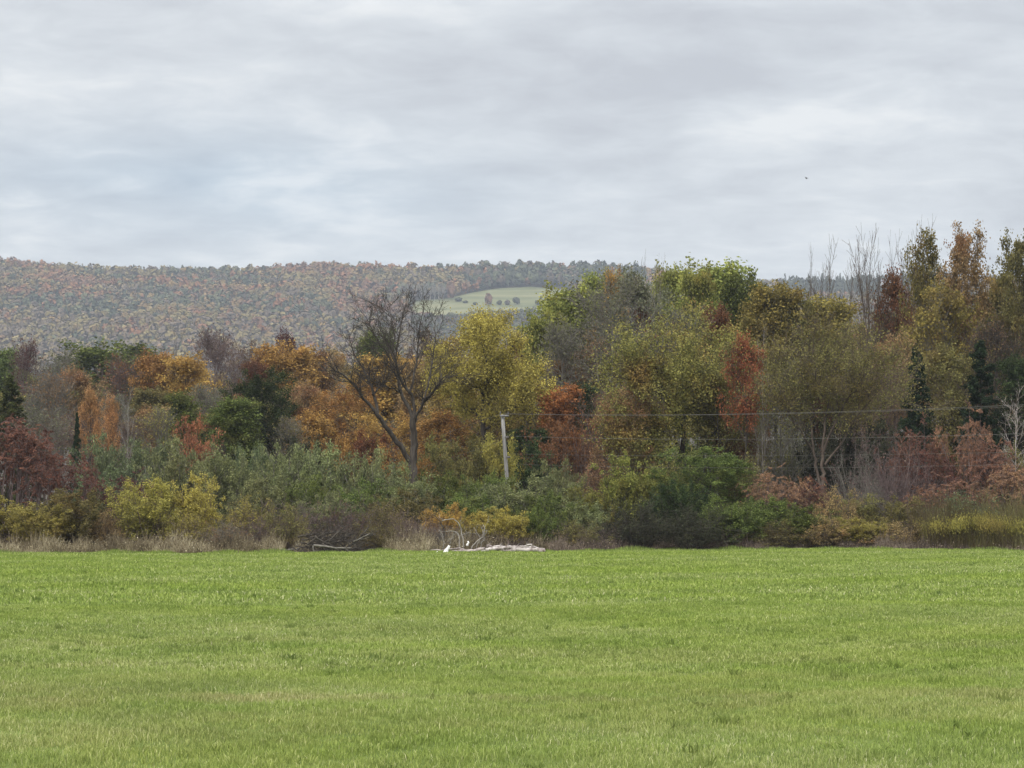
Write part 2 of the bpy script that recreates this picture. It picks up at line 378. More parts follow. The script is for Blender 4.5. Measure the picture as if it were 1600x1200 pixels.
tree('maple_a', 11, L1=3.7, nleaf=30000)
tree('maple_b', 12, L1=3.3, nleaf=28000, z0=.15, shape='oval')
tree('maple_c', 13, L1=3.9, nleaf=24000, z0=.3, nl=(18, 10, 6), wig=.15)
tree('maple_t1', 14, L1=2.3, nleaf=17000, z0=.55, nl=(22, 8, 6), ang=(52, 46, 45), trop=(.12, .05, .02), trunk_r=.13)
tree('maple_t2', 15, L1=2.1, nleaf=14000, z0=.5, nl=(20, 8, 6), ang=(45, 46, 45), trop=(.12, .05, .02), trunk_r=.13, wig=.16)
tree('open_t1', 24, L1=2.6, nleaf=8500, z0=.5, nl=(18, 8, 6), ang=(42, 42, 45), trop=(.10, .05, .02), trunk_r=.13, wig=.15)
tree('twiggy_t1', 34, L1=2.6, nleaf=2200, z0=.42, nl=(24, 10, 7), ang=(40, 36, 36), trop=(.12, .06, .03), wig=.12, trunk_r=.12, rmin=.010)
tree('twiggy_t2', 35, L1=2.4, nleaf=1500, z0=.5, nl=(22, 10, 7), ang=(46, 38, 38), trop=(.10, .06, .03), wig=.13, trunk_r=.12, rmin=.010)
tree('open_a', 21, L1=4.2, nleaf=15000, nl=(16, 9, 7), ang=(45, 42, 45), z0=.2, trop=(.08, .05, .02), trunk_r=.14, wig=.14)
tree('open_b', 22, L1=4.0, nleaf=13000, nl=(15, 8, 7), ang=(50, 45, 45), z0=.25, trop=(.08, .05, .02), wig=.15, trunk_r=.13)
tree('twiggy_a', 31, L1=4.4, nleaf=3800, nl=(22, 10, 8), ang=(45, 38, 36), z0=.15, trop=(.12, .06, .03), wig=.13, lsize=.11, trunk_r=.13, rmin=.010)
tree('twiggy_b', 32, L1=4.0, nleaf=2600, nl=(20, 10, 8), ang=(52, 40, 38), z0=.2, trop=(.08, .05, .03), wig=.14, lsize=.11, trunk_r=.13, rmin=.010)
tree('bare_a', 41, L1=3.6, nleaf=0, nl=(19, 9, 6), ang=(26, 26, 28), z0=.2, trop=(.08, .08, .06), wig=.05, shape='vase', trunk_r=.18, top=.75, rmin=.012)
tree('bare_b', 42, L1=3.9, nleaf=0, nl=(16, 9, 6), ang=(27, 26, 28), z0=.15, trop=(.06, .08, .06), wig=.045, shape='vase', trunk_r=.2, top=.7, rmin=.010)
tree('bare_c', 43, L1=3.0, nleaf=0, nl=(12, 6, 4), ang=(20, 24, 28), z0=.3, trop=(.06, .08, .06), wig=.04, shape='vase', trunk_r=.2, top=.8, rmin=.016)
tree('poplar_a', 51, L1=2.6, nleaf=15000, nl=(22, 7, 5), ang=(32, 38, 40), z0=.3, trop=(.10, .08, .02), shape='oval', spread=.12, lsize=.12, trunk_r=.12)
tree('poplar_b', 52, L1=3.3, nleaf=20000, nl=(20, 8, 5), ang=(38, 40, 40), z0=.25, trop=(.08, .06, .02), shape='round', spread=.12, lsize=.12, trunk_r=.12)
tree('birch_a', 61, L1=2.0, nleaf=500, nl=(24, 6, 4), ang=(42, 38, 36), z0=.2, shape='oval', wig=.06, lsize=.08, trunk_r=.075, rmin=.004)
shrub('bush_a', 71); shrub('bush_b', 72, fan=46, nleaf=24000, stems=30); shrub('bush_c', 73, fan=30, stems=22, nleaf=18000, direction='up', lsize=.1, aspect=.35)
shrub('thin_a', 74, nleaf=7500, stems=34, nl=(8, 7)); shrub('thin_b', 75, nleaf=2200, stems=44, nl=(8, 8), wig=.16, fan=44)
shrub('brush_a', 76, nleaf=500, stems=60, nl=(8, 8), wig=.2, fan=52)
sumac('sumac_a', 81); sumac('sumac_b', 82, stems=46, fronds=5)
conifer('conifer_a', 91); conifer('conifer_b', 92, W=3.4, nb=70, droop=.02, gap=.5, nleaf=26000)
conifer('conifer_c', 93, W=2.6, nb=110, nleaf=34000)

NAMES = {'maple': 'maple_tree', 'open': 'ash_tree', 'twiggy': 'twiggy_tree', 'bare': 'bare_tree', 'poplar': 'poplar_tree', 'birch': 'birch_tree',
         'bush': 'leafy_bush', 'thin': 'thin_bush', 'brush': 'bare_bush', 'sumac': 'sumac_bush', 'conifer': 'evergreen_tree'}
rs = random.Random(5)
def plant(kind, px, top, wpx, Y, leaf, bark, label, group=None, name=None, rz=None, sink=0.0):
    if kind[:-2] in ('maple', 'open', 'twiggy', 'poplar') and kind[:2] != 'po' or kind[:6] == 'poplar': wpx *= 1.22
    p = at(px, top, Y)
    if p.z / (wpx * Y / F) > (1.75 if px < 840 or Y > 125 else 2.4) and kind[:-2] in ('maple', 'open', 'twiggy'):
        kind = {'maple': rs.choice(('maple_t1', 'maple_t2')), 'open': 'open_t1', 'twiggy': rs.choice(('twiggy_t1', 'twiggy_t2'))}[kind[:-2]]
    mb, ml, H, W = PROTO[kind]
    base = kind.split('_')[0]; name = name or NAMES[base]
    cat = 'bush' if base in ('bush', 'thin', 'brush', 'sumac') else 'tree'
    p = at(px, top, Y); s = wpx * Y / F / W; h = p.z / H
    root = empty(name, (X(px, Y) * 1.0, Y, -sink), rs.random() * 6.28 if rz is None else rz, (s, s * rs.uniform(.9, 1.1), h))
    tag(root, label, cat, group)
    link('trunk' if cat == 'tree' else 'stems', mb, root, BARK[bark])
    if ml is not None: link('crown' if cat == 'tree' else 'foliage', ml, root, leaf_mat(leaf))
    return root
GW, GM, GR = 'trees of the wood on the left', 'trees of the middle clump', 'trees of the tall wood on the right'
TREES = [
 # kind, px, top, width, Y, leaves, bark, label
 ('maple_a', -6, 543, 70, 190, 'green', 'dark', 'green round tree cut by the left edge behind the dark red topped one', GW),
 ('twiggy_a', 40, 527, 62, 175, 'maroon', 'plum', 'dark red topped thin tree standing up near the left edge of the wood', GW),
 ('twiggy_b', 92, 545, 76, 180, 'greyg', 'grey', 'greyish olive thin leaved tree next right of the dark red topped one', GW),
 ('maple_b', 178, 536, 130, 205, 'green', 'dark', 'broad green topped tree at the back of the left wood under the hill', GW),
 ('twiggy_b', 186, 552, 76, 160, 'rust', 'plum', 'dark russet brown tree between the broad green one and the golden one', GW),
 ('maple_c', 239, 550, 68, 158, 'gold', 'dark', 'golden yellow tree beside a rust and yellow one in the left wood', GW),
 ('maple_a', 292, 556, 78, 156, 'gold', 'brown', 'round rust and yellow tree to the right of the golden one', GW),
 ('bare_a', 268, 512, 56, 200, None, 'grey', 'leafless grey spiky tree left of the tall plum brown one', GW),
 ('bare_c', 300, 522, 40, 205, None, 'grey', 'slim leafless tree close against the tall plum brown one', GW),
 ('twiggy_a', 334, 511, 96, 172, 'plum', 'plum', 'tall plum brown twiggy tree with a rounded bare crown over the left wood', GW),
 ('twiggy_b', 386, 532, 66, 178, 'brown', 'plum', 'brown twiggy tree right of the tall plum brown one', GW),
 ('maple_c', 400, 562, 50, 162, 'rust', 'brown', 'small rust coloured tree above the large dark green one', GW),
 ('open_a', 446, 516, 52, 190, 'maroon', 'plum', 'dark maroon topped tree rising behind the golden orange one', GW),
 ('maple_a', 441, 537, 92, 165, 'gold', 'brown', 'broad golden orange tree under the dark maroon top', GW),
 ('maple_b', 486, 548, 64, 168, 'rust', 'brown', 'rust brown tree just right of the broad golden orange one', GW),
 ('open_b', 522, 542, 66, 180, 'tan', 'grey', 'tan half bare tree behind the left limbs of the big leafless tree', GW),
 ('maple_a', 584, 518, 72, 195, 'green', 'dark', 'green crown seen through the branches of the big leafless tree', GW),
 ('maple_c', 604, 556, 110, 150, 'gold', 'dark', 'gold brown tree behind the fork of the big leafless tree', GW),
 ('twiggy_a', 668, 512, 62, 170, 'brown', 'plum', 'brown twiggy tree at the right shoulder of the big leafless tree', GW),
 ('maple_c', 664, 562, 68, 140, 'tan', 'dark', 'tan orange leaved tree between the big leafless tree and the yellow green one', GW),
 ('open_a', 556, 600, 122, 122, 'gold', 'dark', 'yellow tree spreading behind the left trunk of the big leafless tree', GW),
 ('open_b', 492, 640, 92, 116, 'gold', 'brown', 'orange yellow tree between the dark green tree and the big leafless tree', GW),
 ('open_a', 480, 596, 80, 135, 'tan', 'brown', 'tan orange tree above and right of the large dark green one', GW),
 ('open_b', 610, 640, 110, 118, 'gold', 'dark', 'low golden tree directly behind the trunk base of the big leafless tree', GW),
 ('open_a', 684, 640, 90, 114, 'gold', 'dark', 'golden olive tree right of the big leafless trunk, beside the wires', GW),
 ('conifer_b', 14, 588, 120, 112, 'cedar', 'dark', 'dark olive evergreen with loose drooping boughs at the left edge', GW),
 ('twiggy_b', 78, 578, 90, 140, 'tan', 'grey', 'tan brown half bare tree right of the dark olive evergreen', GW),
 ('open_b', 118, 572, 84, 150, 'tan', 'brown', 'tan and orange thin leaved tree above the small coral trees', GW),
 ('open_a', 141, 604, 36, 118, 'coral', 'dark', 'bright coral leaved sapling left of the matching one', GW),
 ('open_b', 172, 617, 32, 112, 'coral', 'dark', 'brightest orange sapling, just left of the white trunked birch', GW),
 ('birch_a', 199, 600, 40, 108, 'greyg', 'pale', 'slim white trunked leafless birch in front of the left wood', GW),
 ('maple_b', 284, 612, 56, 124, 'green', 'dark', 'small mid green tree below the rust and yellow one', GW),
 ('twiggy_a', 322, 598, 84, 134, 'greyg', 'grey', 'grey olive twiggy tree touching the left side of the large dark green one', GW),
 ('twiggy_b', 246, 632, 60, 112, 'yolive', 'grey', 'thin sapling with scattered yellow leaves right of the birch', GW),
 ('maple_a', 404, 580, 124, 120, 'deep', 'dark', 'large rounded dark green tree in the left wood', GW),
 ('maple_c', 370, 622, 80, 114, 'green', 'dark', 'lower green tree leaning against the large dark green one', GW),
 ('conifer_c', 120, 646, 26, 106, 'spruce', 'dark', 'little narrow dark evergreen below the coral saplings', GW),
 ('bush_a', 311, 656, 88, 104, 'coral', 'brown', 'salmon orange round bush standing over the green thicket', None),
 ('twiggy_a', 452, 648, 62, 112, 'olive', 'grey', 'olive twiggy tree right of the large dark green one', GW),
 ('twiggy_b', 60, 636, 80, 112, 'greyg', 'grey', 'grey green twiggy sapling behind the big red sumac', GW),
 ('twiggy_a', 345, 690, 26, 96, 'dark', 'dark', 'thin dark leafless sapling beside the salmon orange bush', GW),
 # middle
 ('open_b', 706, 520, 78, 118, 'yellow', 'grey', 'yellow green tree on the left flank of the big yellow green one', GM),
 ('maple_c', 822, 520, 56, 150, 'rust', 'brown', 'rust coloured top peeping out right of the big yellow green tree', GM),
 ('open_b', 822, 585, 76, 118, 'yolive', 'grey', 'olive yellow tree right behind the utility pole', GM),
 ('open_a', 742, 620, 110, 117, 'yolive', 'grey', 'low olive yellow tree left of the utility pole', GM),
 ('maple_a', 884, 448, 108, 138, 'maple', 'dark', 'bright yellow green maple on the left flank of the middle clump', GM),
 ('maple_b', 856, 486, 60, 134, 'maple', 'dark', 'lowest yellow green maple, nearest the hillside clearing', GM),
 ('maple_b', 938, 426, 66, 142, 'maple', 'dark', 'yellow green maple crown high on the left of the middle clump', GM),
 ('maple_c', 962, 422, 38, 136, 'gold', 'dark', 'small gold top among the yellow green maple crowns', GM),
 ('bare_c', 993, 396, 34, 140, None, 'grey', 'leafless pale spire at the top of the middle clump', GM),
 ('bare_a', 1030, 402, 34, 142, None, 'grey', 'second leafless spire, right of the taller one on the middle clump', GM),
 ('open_b', 992, 418, 100, 132, 'greyg', 'grey', 'grey green thin leaved crown under the two leafless spires', GM),
 ('twiggy_a', 964, 432, 214, 116, 'greyg', 'grey', 'large grey twiggy half bare tree filling the middle clump', GM),
 ('twiggy_b', 878, 500, 100, 118, 'greyg', 'grey', 'grey green twiggy tree on the lower left of the middle clump', GM),
 ('maple_c', 1044, 416, 60, 146, 'maple', 'dark', 'yellow green crown right of the leafless spires', GM),
 ('maple_a', 1112, 411, 124, 142, 'maple', 'dark', 'high rounded green maple on the right of the middle clump', GM),
 ('maple_b', 1092, 421, 60, 136, 'maple', 'dark', 'lighter green maple bough in front of the high rounded green one', GM),
 ('maple_c', 1160, 428, 84, 130, 'green', 'dark', 'green maple stepping down to the right of the high rounded one', GM),
 ('twiggy_a', 1060, 480, 110, 112, 'greyg', 'grey', 'grey twiggy tree below the high rounded green maple', GM),
 ('maple_c', 1122, 478, 56, 114, 'rust', 'dark', 'small rust orange top peeking over the big olive gold tree', GM),
 ('maple_a', 880, 602, 76, 110, 'orange', 'dark', 'round orange maple left of the big olive gold tree', GM),
 ('maple_b', 884, 668, 42, 106, 'orange', 'dark', 'small pointed orange maple beside the thin brown post', GM),
 ('twiggy_a', 934, 610, 90, 106, 'rust', 'plum', 'rusty twiggy tree between the orange maple and the olive gold tree', GM),
 ('maple_b', 826, 668, 76, 106, 'deep', 'dark', 'low dark green tree in the shade right of the utility pole', GM),
 ('maple_c', 912, 600, 50, 110, 'deep', 'dark', 'dark green tree behind the round orange maple', GM),
 ('open_b', 985, 600, 110, 98, 'tan', 'brown', 'tan orange tree under the left limbs of the big olive gold tree', GM),
 ('open_b', 1166, 520, 64, 94, 'red', 'dark', 'red orange maple glowing at the right side of the big olive gold tree', GM),
 ('open_a', 1146, 620, 60, 99, 'rust', 'dark', 'lower rusty red tree beneath the red orange maple', GM),
 ('open_b', 1120, 575, 80, 97, 'olive', 'dark', 'smaller olive gold tree right of the big one', GM),
 # right
 ('maple_b', 1212, 444, 104, 124, 'yolive', 'dark', 'olive green tree where the tall wood begins right of the middle clump', GR),
 ('birch_a', 1192, 502, 44, 96, 'yolive', 'white', 'leaning white birch in front of the olive green tree', GR),
 ('maple_c', 1292, 466, 116, 126, 'yolive', 'grey', 'yellow olive crown below the leafless spires', GR),
 ('open_b', 1252, 460, 80, 124, 'olive', 'grey', 'olive brown crown between the two yellow olive ones', GR),
 ('twiggy_b', 1220, 560, 120, 98, 'olive', 'grey', 'olive grey twiggy tree left of the pale forked trunk', GR),
 ('bare_a', 1288, 371, 74, 130, None, 'brown', 'leftmost leafless spire of the tall wood, shorter than its neighbour', GR),
 ('bare_b', 1362, 357, 96, 122, None, 'brown', 'broad leafless spire fanning up against the sky over the tall wood', GR),
 ('bare_a', 1266, 384, 44, 131, None, 'brown', 'small leafless spire at the far left of the row of spires', GR),
 ('bare_a', 1392, 366, 52, 129, None, 'brown', 'leafless spire squeezed between the broad one and the rust orange tree', GR),
 ('bare_c', 1418, 352, 40, 131, None, 'brown', 'slim leafless spire just left of the tallest one', GR),
 ('bare_c', 1330, 392, 40, 128, None, 'brown', 'slim leafless sapling between the two large leafless spires', GR),
 ('bare_a', 1440, 343, 62, 128, None, 'brown', 'tallest leafless spire, rising behind the yellow leaved poplar', GR),
 ('open_b', 1404, 418, 74, 122, 'rust', 'dark', 'rust orange tree between leafless spires and yellow poplar', GR),
 ('poplar_a', 1446, 364, 74, 118, 'ogold', 'grey', 'yellow leaved slim poplar, left of the rounder one', GR),
 ('poplar_b', 1511, 353, 96, 114, 'tan', 'dark', 'tall round topped yellow brown poplar against the sky', GR),
 ('poplar_b', 1604, 364, 104, 112, 'olive', 'dark', 'brown green poplar cut by the right edge of the picture', GR),
 ('open_a', 1562, 424, 120, 116, 'olive', 'dark', 'olive brown spreading tree between the two tallest poplars', GR),
 ('open_b', 1478, 440, 110, 112, 'yolive', 'grey', 'olive yellow tree below the tall round topped poplar', GR),
 ('open_a', 1402, 520, 90, 108, 'tan', 'brown', 'tan tree under the rust orange one', GR),
 ('twiggy_a', 1375, 560, 110, 102, 'brown', 'plum', 'brown twiggy tree right of the pale forked trunk', GR),
 ('conifer_c', 1434, 545, 90, 100, 'spruce', 'dark', 'dark spruce standing left in the shaded right wood', GR),
 ('conifer_b', 1534, 535, 130, 100, 'spruce', 'dark', 'wider dark spruce right of the first one', GR),
 ('maple_a', 1594, 556, 74, 102, 'deep', 'dark', 'dark green tree low at the right edge of the picture', GR),
 ('open_b', 1484, 535, 90, 101, 'olive', 'brown', 'olive tree filling the gap between the two dark spruces', GR),
 ('twiggy_b', 1560, 500, 110, 106, 'brown', 'dark', 'brown twiggy tree above the dark spruces at the right', GR),
 ('birch_a', 1586, 598, 72, 90, 'brown', 'white', 'white limbed leafless tree at the right edge in front of the spruce', GR),
]
for k_, px_, t_, w_, Y_, lf_, bk_, lab_, g_ in TREES:
    plant(k_, px_, t_, w_, Y_, lf_, bk_, lab_, g_)
REFS = [(20, 'left edge evergreen'), (60, 'dark red topped tree'), (110, 'greyish olive tree'), (150, 'coral saplings'), (200, 'white birch'), (240, 'golden yellow tree'), (290, 'rust and yellow tree'), (335, 'plum brown tree'),
        (385, 'large dark green tree'), (430, 'dark maroon top'), (480, 'rust brown tree'), (530, 'willow bushes'), (560, 'leafless tree left limb'), (610, 'leafless tree fork'), (650, 'big leafless trunk'), (690, 'slanting wires'), (740, 'big yellow tree'), (785, 'utility pole'),
        (830, 'shaded green tree'), (880, 'round orange maple'), (930, 'rusty twiggy tree'), (980, 'tall pale spire'), (1030, 'second pale spire'), (1080, 'maple saplings'), (1120, 'rounded green maple'), (1165, 'red orange maple'), (1210, 'white birch on the right'), (1260, 'red sumac below the pale trunk'), (1300, 'pale forked trunk'),
        (1360, 'broad leafless spire'), (1405, 'rust orange tree'), (1445, 'yellow poplar'), (1490, 'first dark spruce'), (1530, 'wider dark spruce'), (1570, 'goldenrod bed'), (1620, 'right edge poplar')]
def ref(px): return min(REFS, key=lambda q: abs(q[0] - px))[1]
# trees packed behind, only glimpses of which show between the crowns in front
skyl = [(-60, 575), (100, 570), (250, 575), (400, 570), (520, 575), (640, 570), (700, 560), (800, 560), (850, 520), (900, 470), (1000, 450), (1150, 460), (1200, 475), (1330, 500), (1400, 470), (1500, 450), (1660, 450)]
def skyline(px): return float(np.interp(px, [a for a, b in skyl], [b for a, b in skyl]))
fillers = [('twiggy_a', 'brown', 'plum', 'brown twiggy tree in the back rows of the wood'), ('maple_b', 'olive', 'dark', 'olive tree in the back rows of the wood'),
           ('maple_c', 'rust', 'dark', 'rust coloured tree in the back rows of the wood'), ('twiggy_b', 'greyg', 'grey', 'grey green twiggy tree in the back rows of the wood'),
           ('maple_a', 'tan', 'brown', 'tan tree in the back rows of the wood')]
for row, (Yr, dt) in enumerate(((230, 0), (150, 26), (128, 60))):
    px_ = -70 + row * 17
    while px_ < 1680:
        k_, lf_, bk_, lab_ = fillers[rs.randrange(5)]
        Yq = Yr if px_ < 840 else Yr * .5 + 62
        plant(k_, px_, skyline(px_) + dt + rs.uniform(0, 22), rs.uniform(60, 90), Yq + rs.uniform(-6, 6), lf_, bk_, lab_.replace('in the back rows of the wood', ('far', 'middle', 'nearer')[row] + ' back row behind the ' + ref(px_)), 'trees filling the back rows')
        px_ += rs.uniform(46, 66)
for px_, k_, lf_, bk_, nm in ((470, 'bush_b', 'dark', 'dark', 'shaded brown green'), (520, 'bush_a', 'gold', 'brown', 'dull gold'), (575, 'bush_b', 'rust', 'brown', 'rusty gold'), (625, 'bush_a', 'gold', 'dark', 'golden'), (680, 'bush_b', 'olive', 'dark', 'golden olive'), (730, 'bush_a', 'olive', 'dark', 'olive gold'), (775, 'bush_b', 'yolive', 'dark', 'yellow olive'), (815, 'bush_a', 'deep', 'dark', 'dark green'), (860, 'bush_a', 'rust', 'brown', 'rusty'), (925, 'thin_a', 'rust', 'plum', 'thin rusty'), (1000, 'bush_b', 'olive', 'dark', 'olive'), (1075, 'bush_a', 'green', 'dark', 'dull green'), (1150, 'bush_b', 'rust', 'brown', 'brown red'), (1190, 'thin_a', 'olive', 'grey', 'thin olive'),
                              (1236, 'thin_a', 'greyg', 'grey', 'grey'), (1300, 'bush_b', 'dark', 'dark', 'shaded dark'), (1352, 'thin_a', 'brown', 'plum', 'brown'), (1405, 'bush_a', 'dark', 'dark', 'blackish green'), (1460, 'bush_b', 'olive', 'dark', 'large olive'), (1520, 'bush_a', 'deep', 'dark', 'deep green'), (1580, 'bush_b', 'dark', 'dark', 'dark brown')):
    plant(k_, px_, (655 if px_ > 840 else 686) + rs.uniform(-14, 14), 120, 102 + rs.uniform(-3, 3), lf_, bk_, f'{nm} tall shrub in the shade behind the {ref(px_)}', 'shade shrubs under the tall trees')
